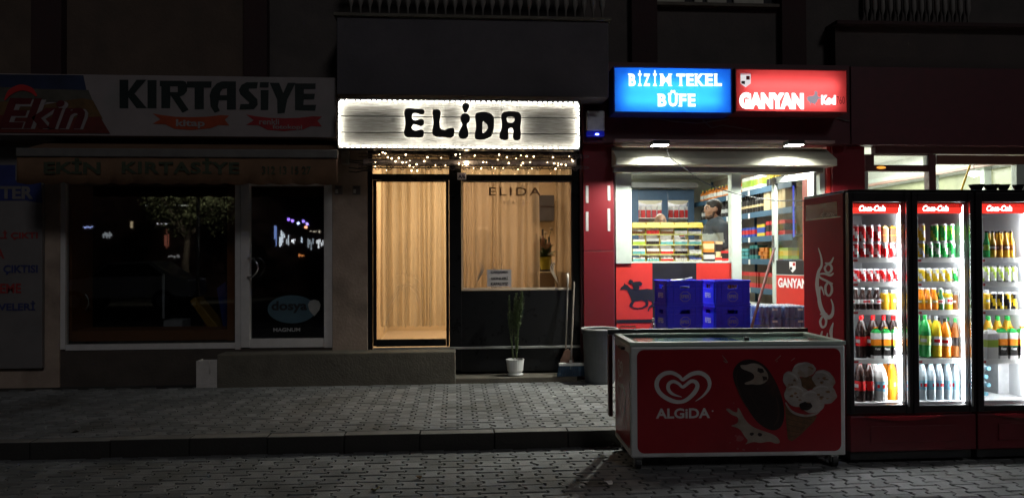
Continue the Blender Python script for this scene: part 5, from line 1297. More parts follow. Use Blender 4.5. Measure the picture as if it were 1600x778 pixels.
tag(MB().box(q.x-.1, q.x+.06, 7.6, 7.8, PAV, q.z-.001).build('wooden_box', mat('pallet wood', (.25, .17, .1), .8, var=.25), None, loc=(q.x, 7.7, PAV), bevel=.004), 'plain wooden box behind the freezer carrying the water bottle', 'box')

# ---------------------------------------------------------------- chest freezer
FZ = 5.3
fx0, fx1, fz0, fz1 = rect(987, 533.5, 1318, 713, FZ); FD = .66
fzr = thing('chest_freezer', 'red and white ice cream chest freezer with sliding glass lids on casters', 'freezer', ((fx0+fx1)/2, FZ, 0))
fwm = mat('freezer white enamel', (.62, .62, .6), .35, var=.06, dirt=((.4, .38, .34), 3, .4)); fred = mat('freezer red print', (.3, .008, .016), .35, var=.14, scale=2.5, dirt=((.17, .006, .012), 1.4, .6))
MB().box(fx0, fx1, FZ, FZ+FD, fz0, fz1-.03).build('body', fwm, fzr, bevel=.012)
mb = MB(); mb.box(fx0-.006, fx1+.006, FZ-.006, FZ+.05, fz1-.028, fz1); mb.box(fx0-.006, fx1+.006, FZ+FD-.05, FZ+FD+.006, fz1-.028, fz1+.0); mb.box(fx0-.006, fx0+.045, FZ+.0501, FZ+FD-.0501, fz1-.028, fz1); mb.box(fx1-.045, fx1+.006, FZ+.0501, FZ+FD-.0501, fz1-.028, fz1)
mb.build('top_frame', alu, fzr, bevel=.004)
MB().box(fx0+.046, (fx0+fx1)/2+.05, FZ+.051, FZ+FD-.051, fz1-.012, fz1-.006).build('lid', glass('freezer lid glass', .22, (.7, .78, .76)), fzr)
MB().box((fx0+fx1)/2-.05, fx1-.046, FZ+.051, FZ+FD-.051, fz1-.02, fz1-.014).build('lid', glass('freezer lid glass'), fzr)
MB().box((fx0+fx1)/2+.07, (fx0+fx1)/2+.1, FZ+.06, FZ+.09, fz1-.0055, fz1+.025).build('lid_knob', black_plastic, fzr, bevel=.003)
MB().box(fx0+.06, fx1-.06, FZ+.06, FZ+FD-.06, fz1-.16, fz1-.15).build('goods_layer', mat('frosty goods', (.45, .5, .52), .7, var=.5, scale=14), fzr)
MB().box(fx0-.05, fx1+.02, FZ+FD+.007, FZ+FD+.05, fz1-.01, fz1+.03).build('rear_rail', black_plastic, fzr, bevel=.004)
MB().box(fx0-.05, fx0-.02, FZ+FD-.02, FZ+FD+.05, fz0+.16, fz1-.011).build('rear_post', mat('dark red post', (.08, .01, .015), .5), fzr, bevel=.003)
for a_ in (.05, 1.12): MB().tube([(fx0+a_, FZ+FD+.03, fz1+.03), (fx0+a_, FZ+FD+.03, fz1+.05), (fx0+a_+.12, FZ+FD+.03, fz1+.05), (fx0+a_+.12, FZ+FD+.03, fz1+.03)], .006, 6).build('rear_handle', steel, fzr)
def rrect(x0, z0, x1, z1, r, n=6):
    out = []
    for cx_, cz_, a0 in ((x1-r, z1-r, 0), (x0+r, z1-r, 90), (x0+r, z0+r, 180), (x1-r, z0+r, 270)):
        out += [(cx_+r*math.cos(R(a0+90*i/n)), cz_+r*math.sin(R(a0+90*i/n))) for i in range(n+1)]
    return out
px0, px1, pz0, pz1 = rect(997, 545, 1311, 706, FZ-.001)
place(shape_mesh([rrect(px0, pz0, px1, pz1, .05)]), (0, FZ-.0015, 0), (1, 0, 0), (0, 0, 1), (0, -1, 0), 'front_print', fred, fzr)
T7 = (940, 500, 1297/400)
pw7 = mat('freezer print white', (.6, .57, .55), .4, var=.05)
HEART = [(478, 412), (515, 385), (543, 350), (549, 318), (535, 287), (500, 268), (460, 274), (428, 294), (413, 303), (395, 285), (358, 268), (318, 275), (289, 302), (284, 340), (306, 378), (355, 408), (402, 416), (440, 400), (474, 366), (488, 335), (478, 314), (455, 311), (430, 330), (413, 340), (392, 322), (366, 312), (344, 325), (342, 352), (364, 376), (410, 391)]
pstroke(HEART, [2, 10, 15, 19, 21, 22, 21, 18, 15, 17, 20, 22, 22, 22, 22, 22, 18, 20, 22, 21, 20, 18, 16, 14, 15, 17, 18, 18, 14, 2], FZ-.004, 'heart_logo', pw7, fzr, T7)
ptext('ALGiDA', 1026, 638, 1110, 654, FZ-.004, 'lettering', pw7, fzr, bold=.03)
MB().cyl(P(1114, 642, FZ-.003), P(1114, 642, FZ-.005), .006, n=10).build('small_mark', pw7, fzr)
choc = mat('chocolate print', (.016, .007, .006), .4, var=.5, scale=14, dirt=((.06, .022, .014), 9, .7)); creamp = mat('cream print', (.3, .24, .19), .45, var=.25, scale=10, dirt=((.2, .12, .08), 12, .6)); vanil = mat('vanilla print', (.36, .31, .28), .45, var=.25, scale=9, dirt=((.26, .15, .08), 11, .75)); cone = mat('cone print', (.12, .055, .02), .5, var=.35, scale=30)
def splash(cx_, cy_, rx, ry, seed, n=40, j=.25):
    r_ = random.Random(seed); return [(cx_+rx*(1+r_.uniform(-j, j))*math.cos(2*math.pi*i/n), cy_+ry*(1+r_.uniform(-j, j))*math.sin(2*math.pi*i/n)) for i in range(n)]
BAR = [(690, 215), (730, 197), (775, 200), (820, 222), (855, 265), (890, 330), (915, 400), (925, 470), (915, 530), (880, 560), (830, 548), (780, 510), (740, 450), (705, 380), (672, 320), (662, 260)]
pshape([BAR], FZ-.004, 'choc_bar_print', choc, fzr, tr=T7, smooth=True)
pshape([[(700, 225), (730, 228), (765, 215), (805, 225), (838, 262), (845, 295), (825, 318), (790, 328), (760, 322), (735, 328), (718, 318), (760, 305), (775, 290), (768, 268), (735, 255), (708, 245)]], FZ-.0055, 'cream_print', creamp, fzr, tr=T7, smooth=True)
pshape([[(790, 240), (815, 245), (822, 262), (805, 268), (788, 258)], [(812, 282), (835, 285), (838, 300), (818, 305)]], FZ-.007, 'choc_chip_print', choc, fzr, tr=T7)
pshape([[(628, 450), (645, 445), (665, 462), (690, 470), (688, 440), (700, 450), (715, 485), (740, 520), (775, 545), (820, 560), (865, 575), (890, 592), (905, 618), (880, 625), (850, 610), (800, 622), (770, 612), (720, 632), (745, 610), (725, 590), (700, 545), (645, 535), (690, 525), (695, 490), (660, 480), (640, 462)]], FZ-.0055, 'splash_print', creamp, fzr, tr=T7, smooth=True)
for k, (cx_, cy_, r_) in enumerate(((700, 600, 18), (690, 650, 6), (720, 655, 7), (652, 620, 4), (790, 650, 4), (680, 585, 5), (760, 575, 10), (800, 578, 12), (670, 420, 5))):
    pshape([splash(cx_, cy_, r_, r_*.8, k, 12)], FZ-.006-.0004*(k % 3), 'drop_print', choc if k in (6, 7) else mat('pink print', (.3, .07, .07), .5), fzr, tr=T7)
for a_, b_, c_, d_ in ((612, 178, 640, 215), (618, 205, 634, 216), (875, 205, 905, 178), (880, 210, 890, 205), (955, 205, 975, 190)):
    pstroke([(a_, b_), (c_, d_)], [2, 4], FZ-.004, 'spark_print', creamp, fzr, T7)
pshape([[(925, 430), (985, 470), (1085, 482), (1070, 510), (1000, 580), (960, 610), (940, 600), (932, 520)]], FZ-.004, 'cone_print', cone, fzr, tr=T7)
for k in range(5): pstroke([(935, 470+k*28), (1060-k*20, 500+k*22)], 2, FZ-.0052, 'wafer_line', mat('wafer line', (.05, .022, .01), .6), fzr, T7)
PET = [((1020, 248), 58, 38, -.1), ((1118, 300), 58, 48, .5), ((1122, 372), 62, 50, .2), ((962, 308), 54, 42, .9), ((985, 380), 66, 54, .5), ((1062, 408), 62, 60, .2)]
for k, ((cx_, cy_), rx, ry, ro) in enumerate(PET):
    lp = []
    for x, y in splash(0, 0, rx, ry, k+20, 22, .07): lp.append((cx_+x*math.cos(ro)-y*math.sin(ro), cy_+x*math.sin(ro)+y*math.cos(ro)))
    pshape([lp], FZ-.0065-.0006*k, 'petal_print', vanil, fzr, tr=T7, smooth=True)
pshape([splash(1048, 318, 62, 32, 5, 24, .2)], FZ-.0064, 'caramel_print', cone, fzr, tr=T7, smooth=True)
rr = random.Random(12)
for k in range(26):
    cx_, cy_ = rr.choice([q[0] for q in PET]); ang = rr.uniform(0, 6.28); d0 = rr.uniform(8, 40)
    pshape([splash(cx_+d0*math.cos(ang), cy_+d0*.7*math.sin(ang), rr.uniform(4, 13), rr.uniform(2, 6), 50+k, 12, .4)], FZ-.0112-.0002*(k % 4), 'caramel_print', mat('caramel print', (.24, .12, .05), .5, var=.3) if k % 3 else cone, fzr, tr=T7, smooth=True)
for k, ((cx_, cy_), rx, ry, ro) in enumerate(PET):
    lp = [(cx_+rx*.8*math.cos(a)*math.cos(ro)-ry*.8*math.sin(a)*math.sin(ro)-rx*.12, cy_+rx*.8*math.cos(a)*math.sin(ro)+ry*.8*math.sin(a)*math.cos(ro)) for a in (R(200)+R(12)*j for j in range(9))]
    pstroke(lp, [1, 5, 8, 10, 11, 10, 8, 5, 1], FZ-.0121, 'petal_highlight', mat('bright vanilla print', (.48, .43, .4), .4), fzr, T7)
for pts, ws in (([(690, 250), (682, 300), (700, 370), (735, 440)], [2, 7, 8, 2]), ([(880, 380), (893, 440), (890, 500), (868, 535)], [2, 9, 11, 3]), ([(745, 350), (770, 410), (810, 470)], [1, 4, 1])):
    pstroke(pts, ws, FZ-.0062, 'gloss_print', mat('chocolate gloss print', (.045, .02, .015), .4), fzr, T7)
pshape([splash(1030, 432, 34, 22, 9, 18, .2)], FZ-.011, 'choc_chip_print', choc, fzr, tr=T7, smooth=True)
pstroke([(928, 415), (960, 460), (1020, 480), (1080, 470), (1112, 435)], [6, 12, 12, 10, 5], FZ-.0108, 'cone_rim_print', vanil, fzr, T7)
# left end print, latch, casters
me = shape_mesh([rrect(FZ+.03, fz0+.05, FZ+FD-.03, fz1-.08, .05)]); place(me, (fx0-.0015, 0, 0), (0, 1, 0), (0, 0, 1), (-1, 0, 0), 'end_print', fred, fzr)
mb = ribbon([((x-416)/260, (340-y)/260) for x, y in HEART], [w/260 for w in [2, 10, 15, 19, 21, 22, 21, 18, 15, 17, 20, 22, 22, 22, 22, 22, 18, 20, 22, 21, 20, 18, 16, 14, 15, 17, 18, 18, 14, 2]])
me = mesh2d(mb); me.transform(Matrix.Diagonal((-.2, .2, 1, 1))); place(me, (fx0-.004, FZ+.4, fz1-.24), (0, 1, 0), (0, 0, 1), (-1, 0, 0), 'heart_logo', pw7, fzr)
place(fit(text_mesh('ALGiDA', .03), .2, .035), (fx0-.004, FZ+.5, fz1-.38), (0, -1, 0), (0, 0, 1), (-1, 0, 0), 'lettering', pw7, fzr)
for k, pts in enumerate(([(.15, .1), (.3, .25), (.22, .4), (.1, .3), (.25, .12)], [(.32, .2), (.4, .35), (.34, .45)], [(.05, .1), (.12, .22), (.08, .38)])):
    mb = ribbon([(p[0]*1.1, p[1]*1.0) for p in pts], [.004]+[.02]*(len(pts)-2)+[.004]); place(mesh2d(mb), (fx0-.004-.0004*k, FZ+.08, fz0+.06), (0, 1, 0), (0, 0, 1), (-1, 0, 0), 'swirl_print', pw7, fzr)
MB().box(fx0-.03, fx0-.002, FZ+.2, FZ+.34, fz1-.075, fz1-.055).build('latch', black_plastic, fzr, bevel=.003)
for i, (x, y) in enumerate(((fx0+.06, FZ+.07), (fx0+.06, FZ+FD-.08), (fx1-.06, FZ+.07), (fx1-.06, FZ+FD-.08))):
    cs = MB().box(x-.03, x+.03, y-.03, y+.03, fz0-.02, fz0-.001).box(x-.026, x-.02, y-.02, y+.02, .035, fz0-.02).box(x+.02, x+.026, y-.02, y+.02, .035, fz0-.02).build('caster', steel, fzr)
    r_ = max(.03, min(.05, (fz0-.01)/2)); MB().cyl((x-.017, y, r_), (x+.017, y, r_), r_, n=16).build('wheel', black_plastic, cs)
fzr.rotation_euler = (0, 0, R(-2.2))
# ---------------------------------------------------------------- drinks coolers
FY = 5.35
CLX = P(1325, 400, FY).x
ZT = P(1420, 299, FY).z
cool_red = mat('cooler red', (.13, .008, .014), .35, var=.1); cool_black = mat('cooler door frame', (.012, .008, .009), .4, var=.15)
liner = mat('cooler liner', (.78, .8, .82), .4, var=.03)
led_c = emitter('cooler LED', (.94, .98, 1), 60)
shelf_glow = emitter('added shelf glow', (.95, .98, 1), 52)
gl_c = glass('cooler door glass', .035)
HDR = emitter('lit red header', (1, .045, .03), 1.3); HDT = emitter('lit header letters', (1, .9, .88), 4)
DOORS = [(1333, 1413), (1434, 1512), (1535, 1612), (1636, 1712)]
def cooler(label, pxa, pxb, doors, side_print):
    X0, X1 = P(pxa, 400, FY).x, P(pxb, 400, FY).x
    c = thing('drinks_cooler', label, 'cooler', ((X0+X1)/2, FY, 0), group=None)
    yb = FY+.70; zf = P(1420, 630, FY).z
    mb = MB(); mb.box(X0, X0+.035, FY+.05, yb, .09, ZT-.001); mb.box(X1-.035, X1, FY+.05, yb, .09, ZT-.001); mb.box(X0+.035, X1-.035, yb-.04, yb, .09, ZT-.001); mb.box(X0+.035, X1-.035, FY+.05, yb-.04, ZT-.12, ZT-.001); mb.box(X0+.035, X1-.035, FY+.05, yb-.04, .09, zf-.03)
    mb.build('cabinet', cool_red, c, bevel=.006)
    mb = MB(); mb.box(X0+.0355, X0+.05, FY+.06, yb-.041, zf-.015, ZT-.121); mb.box(X1-.05, X1-.0355, FY+.06, yb-.041, zf-.015, ZT-.121); mb.box(X0+.05, X1-.05, yb-.06, yb-.041, zf-.015, ZT-.121); mb.box(X0+.05, X1-.05, FY+.06, yb-.061, zf-.029, zf-.001)
    mb.box(X0+.05, X1-.05, FY+.06, yb-.061, ZT-.14, ZT-.121)
    mids = [P((doors[i][1]+doors[i+1][0])/2, 400, FY).x for i in range(len(doors)-1)]
    for m_ in mids: mb.box(m_-.02, m_+.02, FY+.06, yb-.061, zf, ZT-.141)
    mb.build('liner', liner, c)
    edges = [X0]+mids+[X1]
    for k, (da, db) in enumerate(doors):
        a_, b_ = edges[k], edges[k+1]
        ga, gb, gz0, gz1 = rect(da, 316, db, 632, FY)
        zd0, zd1 = P(1420, 645, FY).z, ZT-.006
        mb = MB(); mb.box(a_+.003, ga, FY-.012, FY+.045, zd0, zd1); mb.box(gb, b_-.003, FY-.012, FY+.045, zd0, zd1); mb.box(ga, gb, FY-.010, FY+.045, zd0, gz0); mb.box(ga, gb, FY-.010, FY+.045, gz1, zd1)
        d = mb.build('door', cool_black, c, bevel=.005)
        MB().box(ga, gb, FY+.004, FY+.012, gz0, gz1).build('pane', gl_c, d)
        MB().box(gb+.004, gb+.016, FY-.03, FY-.0125, gz0-.01, gz1+.01).build('edge_handle', chrome, d, bevel=.002)
        # light strips and header inside this door
        MB().box(gb+.003, gb+.011, FY+.048, FY+.075, gz0+.02, gz1-.02).build('light_strip', led_c, c)
        MB().box(ga+.03, gb-.03, FY+.075, FY+.095, gz1-.004, gz1+.004).build('light_strip', led_c, c)
        hz0, hz1 = P(1370, 333.5, FY+.05).z, gz1-.008
        h = MB().box(ga+.004, gb-.002, FY+.050, FY+.056, hz0, hz1).build('header_panel', HDR, c)
        place(fit(text_mesh('Coca-Cola', .03, .3), (gb-ga)*.52, (hz1-hz0)*.62), (ga+(gb-ga)*.2, FY+.048, hz0+(hz1-hz0)*.22), (1, 0, 0), (0, 0, 1), (0, -1, 0), 'lettering', HDT, h)
        for yt in (403, 440.5, 484, 560):
            z = P((da+db)/2, yt, FY+.1).z
            s_ = MB().box(edges[k]+.055 if k == 0 else edges[k]+.022, edges[k+1]-.055 if k == len(doors)-1 else edges[k+1]-.022, FY+.08, FY+.56, z-.008, z-.0005).build('shelf', liner, c)
            MB().box(ga+.004, gb-.02, FY+.072, FY+.0795, z-.034, z+.002).build('price_strip', white_plastic, s_)
            MB().box(ga+.01, gb-.03, FY+.083, FY+.092, z-.014, z-.0085).build('added_shelf_glow', shelf_glow, s_)  # added glow hidden behind the price strip to brighten the drinks
            MB().box(ga+.014, ga+.075, FY+.0705, FY+.0718, z-.026, z-.010).build('red_label', print_red, s_)
    zk = P(1420, 648, FY).z
    # lower grille, arched trim, plinth
    lf = MB().box(X0+.004, X1-.004, FY-.006, FY+.05, .095, zk).build('lower_front', cool_red, c, bevel=.006)
    n = 7; w = X1-X0
    for i in range(n):
        z = .16+i*(zk-.24)/n; MB().box(X0+w*.16, X1-w*.16, FY-.014, FY-.0065, z, z+.022).build('grille_slat', cool_red, lf, bevel=.003)
    xm = (X0+X1)/2-(w*.08)
    arc = [(xm+w*.31*t, zk-.003-.030*(1-t*t)) for t in [i/10-1 for i in range(21)]]
    pts = [(x, FY-.0065, z) for x, z in arc]; top = [(x, FY-.0065, zk-.001) for x, z in reversed(arc)]
    MB().prism(pts+top[1:-1], (0, -.03, 0)).build('arched_trim', mat('glossy red trim', (.3, .02, .03), .12, var=.05), lf, bevel=.006)
    MB().box(X0+.02, X1-.02, FY+.03, yb-.02, .03, .0895).build('plinth', black_plastic, c)
    for x in (X0+.08, X1-.08):
        for y in (FY+.08, yb-.1): MB().cyl((x, y, 0), (x, y, .031), .025, n=10).build('foot', black_plastic, c)
    MB().box(X0+.001, X1-.001, FY-.008, yb, ZT, ZT+.012).build('top_cover', cool_black, c, bevel=.004)
    return c, X0, X1, yb, zf
c1, X0, X1, yb, zf = cooler('red and black two door drinks cooler with lit shelves beside the chest freezer', 1325, 1522, DOORS[:2], True)
c2, _, X2, _, _ = cooler('red and black drinks cooler cut off by the picture edge, beside the two door one', 1523, 1724, DOORS[2:], False)
for ob in c2.children:
    pass
MB().ball(P(1592, 649.5, FY-.012), .012, 10).build('power_light', emitter('green power light', (.1, 1, .45), 6), c2)
# script lettering on the cooler side, traced on the plane of that side
def PXp(px, py, X):
    d = ray(px, py); return CAM+d*((X-CAM.x)/d.x)
side_m = mat('cooler side red', (.4, .01, .022), .55, var=.1, spec=.1); side_g = mat('cooler side window', (.035, .03, .032), .25)
sp_w = mat('script print', (.75, .68, .68), .4, var=.06)
ZS = X0-.001
def side_poly(pts, x, name, m_, tr=(1250, 300, 271/80)):
    v = [PXp(tr[0]+a/tr[2], tr[1]+b/tr[2], x) for a, b in pts]; mb = MB(); mb.flat(v); return mb.build(name, m_, c1)
MB().box(X0-.004, X0-.0003, FY+.06, yb-.004, .1, ZT-.01).build('side_panel', side_m, c1)
side_poly([(30, 72), (196, 50), (198, 130), (30, 148)], X0-.0055, 'side_window', side_g)
side_poly([(30, 148), (214, 128), (214, 133), (30, 153)], X0-.0052, 'side_line', steel)
SCR = [([(128, 545), (114, 505), (101, 518), (103, 580), (120, 632), (148, 662), (170, 648), (175, 605), (164, 566)], [3, 8, 11, 15, 17, 17, 13, 8, 4]),
       ([(97, 562), (90, 490), (97, 425), (114, 388), (112, 345), (97, 296)], [8, 15, 11, 9, 7, 3]),
       ([(150, 476), (135, 500), (138, 535), (154, 548), (168, 526), (166, 494), (150, 476)], [8, 10, 9, 8, 10, 9, 8]),
       ([(174, 486), (140, 470), (106, 452), (102, 436), (128, 432), (160, 440), (178, 428)], [5, 9, 8, 6, 8, 10, 5]),
       ([(146, 382), (132, 400), (138, 421), (156, 425), (168, 406), (161, 386), (146, 382)], [7, 9, 8, 8, 10, 9, 7]), ([(132, 376), (160, 376), (178, 345)], [5, 10, 4]),
       ([(120, 655), (107, 685), (117, 714), (134, 706), (138, 676), (122, 655)], [7, 10, 9, 8, 10, 7]), ([(106, 645), (134, 648), (142, 640)], [5, 10, 4]),
       ([(118, 622), (122, 642)], [7, 7]),
       ([(118, 735), (112, 760), (124, 775), (140, 770), (146, 745)], [5, 10, 11, 9, 4]),
       ([(176, 690), (164, 735), (168, 775)], [3, 14, 8])]
for k, (pts, ws) in enumerate(SCR):
    mb = ribbon(pts, [w*1.35 for w in ws]); v = [PXp(1250+a/3.3875, 300+b/3.3875, X0-.0055-.0003*(k % 4)) for a, b, c_ in mb.v]; MB().add(v, mb.f).build('script_stroke', sp_w, c1)
for k, (pts, ws) in enumerate(SCR[:6]):
    mb = ribbon([(135+(p[0]-100)*0+ (560-p[1])*.24, 128-(178-p[0])*.22) for p in pts], [w*.2 for w in ws]); v = [PXp(1250+a/3.3875, 300+b/3.3875, X0-.0062-.0003*(k % 4)) for a, b, c_ in mb.v]; MB().add(v, mb.f).build('small_script', mat('faint script', (.18, .13, .14), .5), c1)
# ---- drinks
dr = {k: mat('drink '+k, c, .25, var=.04, spec=.4) for k, c in dict(red=(.5, .01, .012), white=(.7, .7, .68), silver=(.55, .56, .58), cola=(.02, .008, .006), orange=(.75, .22, .01), amber=(.62, .33, .02), yellow=(.75, .5, .02), green=(.02, .3, .06), dkgreen=(.01, .09, .025), brown=(.2, .075, .02), black=(.015, .012, .012), clear=(.55, .66, .72), aqua=(.25, .55, .7), lime=(.4, .55, .08), grey=(.25, .27, .29)).items()}
def can_prof(r, h, a, b):
    f = lambda j, i: b if math.sin(j*.785+i*1.1) > .35 else a
    return [(r*.82, 0, 2), (r, h*.05, f), (r, h*.22, f), (r, h*.42, f), (r, h*.62, f), (r, h*.8, f), (r, h*.9, 2), (r*.84, h*.97, 2), (r*.84, h, 2)]
LB = lambda j, i: 3 if (j*5+i) % 7 in (0, 2, 5) else 1
def drink(kind, mats, r, h, pos):
    ms = [dr[m_] for m_ in mats]
    if kind in ('jar', 'glass', 'pet'): ms.append(dr['red' if mats[1] in ('white', 'aqua') else 'white'])
    mb = MB(); x, y, z = pos
    if kind == 'can': mb.lathe(can_prof(r, h, 0, 1), pos, 16)
    elif kind == 'jar': mb.lathe([(r*.92, 0, 0), (r, h*.04, 0), (r, h*.3, 1), (r, h*.4, LB), (r, h*.52, 1), (r, h*.62, 0), (r, h*.78, 0), (r*.72, h*.84, 2), (r*.72, h, 2)], pos, 14)
    elif kind == 'glass': mb.lathe([(r*.9, 0, 0), (r, h*.03, 0), (r, h*.28, 1), (r, h*.34, LB), (r, h*.42, 1), (r, h*.48, 0), (r*.9, h*.56, 0), (r*.5, h*.72, 0), (r*.4, h*.93, 2), (r*.46, h*.94, 2), (r*.46, h, 2)], pos, 14)
    elif kind == 'pet': mb.lathe([(r*.75, 0, 0), (r*.98, h*.04, 0), (r*.93, h*.15, 0), (r, h*.3, 1), (r, h*.37, LB), (r, h*.45, 1), (r, h*.52, 0), (r*.98, h*.62, 0), (r*.75, h*.76, 0), (r*.33, h*.9, 2), (r*.36, h*.905, 2), (r*.36, h, 2)], pos, 16)
    elif kind == 'pack':
        w, d = r, r*.8
        def bx(z0, z1, m_, t0=1., t1=1.): mb.add([(x-w*t0, y-d*t0, z+z0), (x+w*t0, y-d*t0, z+z0), (x+w*t0, y+d*t0, z+z0), (x-w*t0, y+d*t0, z+z0), (x-w*t1, y-d*t1, z+z1), (x+w*t1, y-d*t1, z+z1), (x+w*t1, y+d*t1, z+z1), (x-w*t1, y+d*t1, z+z1)], [(0, 1, 5, 4), (1, 2, 6, 5), (2, 3, 7, 6), (3, 0, 4, 7), (4, 5, 6, 7), (3, 2, 1, 0)], m_)
        bx(0, h*.1, 3); bx(h*.1, h*.38, 0); bx(h*.38, h*.42, 4); bx(h*.42, h*.62, 1); bx(h*.62, h*.82, 3); bx(h*.82, h*.93, 2, 1, .62); bx(h*.93, h*.96, 2, .3, .3); bx(h*.96, h, 1, .36, .36)
    o = mb.build(kind, ms, None, loc=pos, smooth=False)
    try: o.data.shade_auto_smooth
    except Exception: pass
    return o
NAMES = dict(can='drink_can', jar='juice_jar', glass='glass_bottle', pet='plastic_bottle', pack='juice_pack')
CATS = dict(can='can', jar='jar', glass='bottle', pet='bottle', pack='carton')
def drinks(kind, mats, centers, wpx, ytop, ybot, desc, where, dy=.13, lettering=None, back=True):
    protos = None; Y = FY+dy
    many = len(centers)
    for i, cxp in enumerate(centers):
        r = (P(cxp+wpx/2, ybot, Y).x-P(cxp-wpx/2, ybot, Y).x)/2*.97
        z0 = P(cxp, ybot, Y).z+.001; h = P(cxp, ytop, Y).z-z0; x = P(cxp, ybot, Y).x
        pos = (x, Y+(random.uniform(0, .006) if kind != 'pack' else .0), z0)
        lab = (f'{ORD[i]} {desc} from left, {where}' if many > 1 else f'{desc}, {where}')
        if protos is None:
            o = drink(kind, mats, r, h, pos); o.name = NAMES[kind]; protos = o; o.rotation_euler = (0, 0, random.uniform(0, 6) if kind != 'pack' else 0)
            tag(o, lab, CATS[kind], (desc+'s '+where)[:60] if many > 1 else None)
            if lettering:
                m_, s_ = lettering; WM[o.name] = Matrix.Translation(Vector(pos))
                place(fit(text_mesh(s_, .03), r*1.4, h*.085), (x-r*.7, pos[1]-r*.8-.001, z0+h*.27), (1, 0, 0), (0, 0, 1), (0, -1, 0), 'lettering', m_, o)
        else:
            o = dup(protos, pos, random.uniform(0, 6) if kind != 'pack' else 0, lab)
    if kind in ('glass', 'jar', 'pet'):
        step_ = (P(centers[1], ybot, Y).x-P(centers[0], ybot, Y).x)*.5 if many > 1 else -.012
        for i, cxp in enumerate(centers):
            b_ = P(cxp, ybot, Y); dup(protos, (b_.x+step_+.012, Y+.085+random.uniform(0, .01), b_.z+.001), random.uniform(0, 6), (f'{ORD[i]} back row {desc} from left, {where}' if many > 1 else f'back row {desc}, {where}'))
D1, D2, D3 = 'first cooler door', 'second cooler door', 'third cooler door'
CO = ('red', 'white', 'silver')
drinks('can', CO, (1336.5, 1347.5, 1359, 1370.5, 1382, 1393), 11, 379, 403, 'red and white can', 'lower layer, top shelf, '+D1)
drinks('can', CO, (1337, 1347.5, 1359, 1370.5), 11, 351.5, 378.5, 'red and white can', 'upper layer, top shelf, '+D1)
drinks('pack', ('brown', 'brown', 'amber', 'brown', 'amber'), (1382.5, 1394), 9, 352, 378.5, 'brown tea carton', 'cans, top shelf, '+D1, .15)
drinks('can', CO, (1338, 1348.5, 1359, 1369.5, 1380, 1390.5, 1399.5), 9.5, 420, 440.3, 'short red can', 'second shelf, '+D1)
drinks('glass', ('cola', 'white', 'silver'), (1338, 1349, 1360, 1371), 10.5, 450, 483.8, 'dark cola glass bottle', 'third shelf, '+D1)
drinks('jar', ('amber', 'amber', 'grey'), (1384, 1395), 10.5, 453, 483.8, 'amber juice jar', 'third shelf, '+D1)
drinks('pet', ('cola', 'red', 'red'), (1346, 1364, 1381, 1396), 17, 493, 559.8, 'cola bottle with red cap', 'fourth shelf, '+D1, .17)
CP = ('black', 'orange', 'green', 'white', 'dkgreen')
drinks('pack', CP, (1369, 1384, 1399), 12, 511, 559.8, 'fruit juice pack with green top', 'front, fourth shelf, '+D1, .105, (print_white, 'Cappy'))
drinks('pet', ('cola', 'red', 'red'), (1344, 1359), 16.5, 562, 629.5, 'large cola bottle', 'floor, '+D1)
drinks('pet', ('white', 'aqua', 'aqua'), (1376,), 20, 563, 629.5, 'large white bottle with pale blue label', 'floor, '+D1)
drinks('pet', ('orange', 'amber', 'orange'), (1394,), 15, 559, 627, 'tall orange soda bottle', 'floor, '+D1, .16)
drinks('can', ('yellow', 'white', 'silver'), (1440,), 10.5, 378, 403, 'yellow lemonade can', 'at left, lower layer, top shelf, '+D2)
drinks('can', ('yellow', 'white', 'silver'), (1440,), 10.5, 350, 377.5, 'yellow lemonade can', 'at left, upper layer, top shelf, '+D2)
drinks('can', ('green', 'white', 'silver'), (1452, 1463.5, 1475, 1486.5), 11, 378, 403, 'green and white can', 'lower layer, top shelf, '+D2)
drinks('can', ('green', 'lime', 'silver'), (1460.5, 1474, 1486), 11, 350, 377.5, 'green can', 'upper layer, top shelf, '+D2)
drinks('can', ('yellow', 'white', 'silver'), (1440, 1450.5, 1461, 1471.5, 1482), 10, 419, 440.3, 'yellow and white can', 'second shelf, '+D2)
drinks('can', ('green', 'white', 'silver'), (1493,), 10, 419, 440.3, 'green can', 'right end, second shelf, '+D2)
drinks('glass', ('orange', 'amber', 'white'), (1441, 1450.5, 1460.5), 10, 450, 483.8, 'orange soda bottle', 'third shelf, '+D2)
drinks('glass', ('dkgreen', 'white', 'white'), (1470.5,), 9.5, 450, 483.8, 'dark green glass bottle', 'third shelf, '+D2)
drinks('jar', ('yellow', 'white', 'white'), (1482,), 12, 453, 483.8, 'yellow and white juice jar', 'third shelf, '+D2)
drinks('jar', ('brown', 'brown', 'grey'), (1494,), 10, 456, 483.8, 'brown drink jar', 'right end, third shelf, '+D2)
drinks('pet', ('green', 'lime', 'green'), (1446,), 17, 492, 558, 'green soda bottle', 'fourth shelf, '+D2)
drinks('pet', ('yellow', 'white', 'grey'), (1463,), 16, 494, 558, 'yellow juice bottle', 'fourth shelf, '+D2)
drinks('pet', ('orange', 'white', 'black'), (1478,), 16, 497, 558, 'orange juice bottle with white label', 'fourth shelf, '+D2)
drinks('pet', ('brown', 'black', 'green'), (1493,), 13, 497, 558, 'brown iced tea bottle', 'fourth shelf, '+D2)
drinks('pet', ('clear', 'aqua', 'aqua'), (1443, 1456, 1469, 1482, 1494), 12, 563, 627, 'clear water bottle', 'floor, '+D2)
drinks('glass', ('amber', 'brown', 'black'), (1552, 1562, 1572, 1581), 9.5, 361, 402.5, 'amber glass bottle with dark cap', 'top shelf, '+D3)
drinks('glass', ('green', 'lime', 'black'), (1542,), 9.5, 361, 402.5, 'green glass bottle', 'left, top shelf, '+D3)
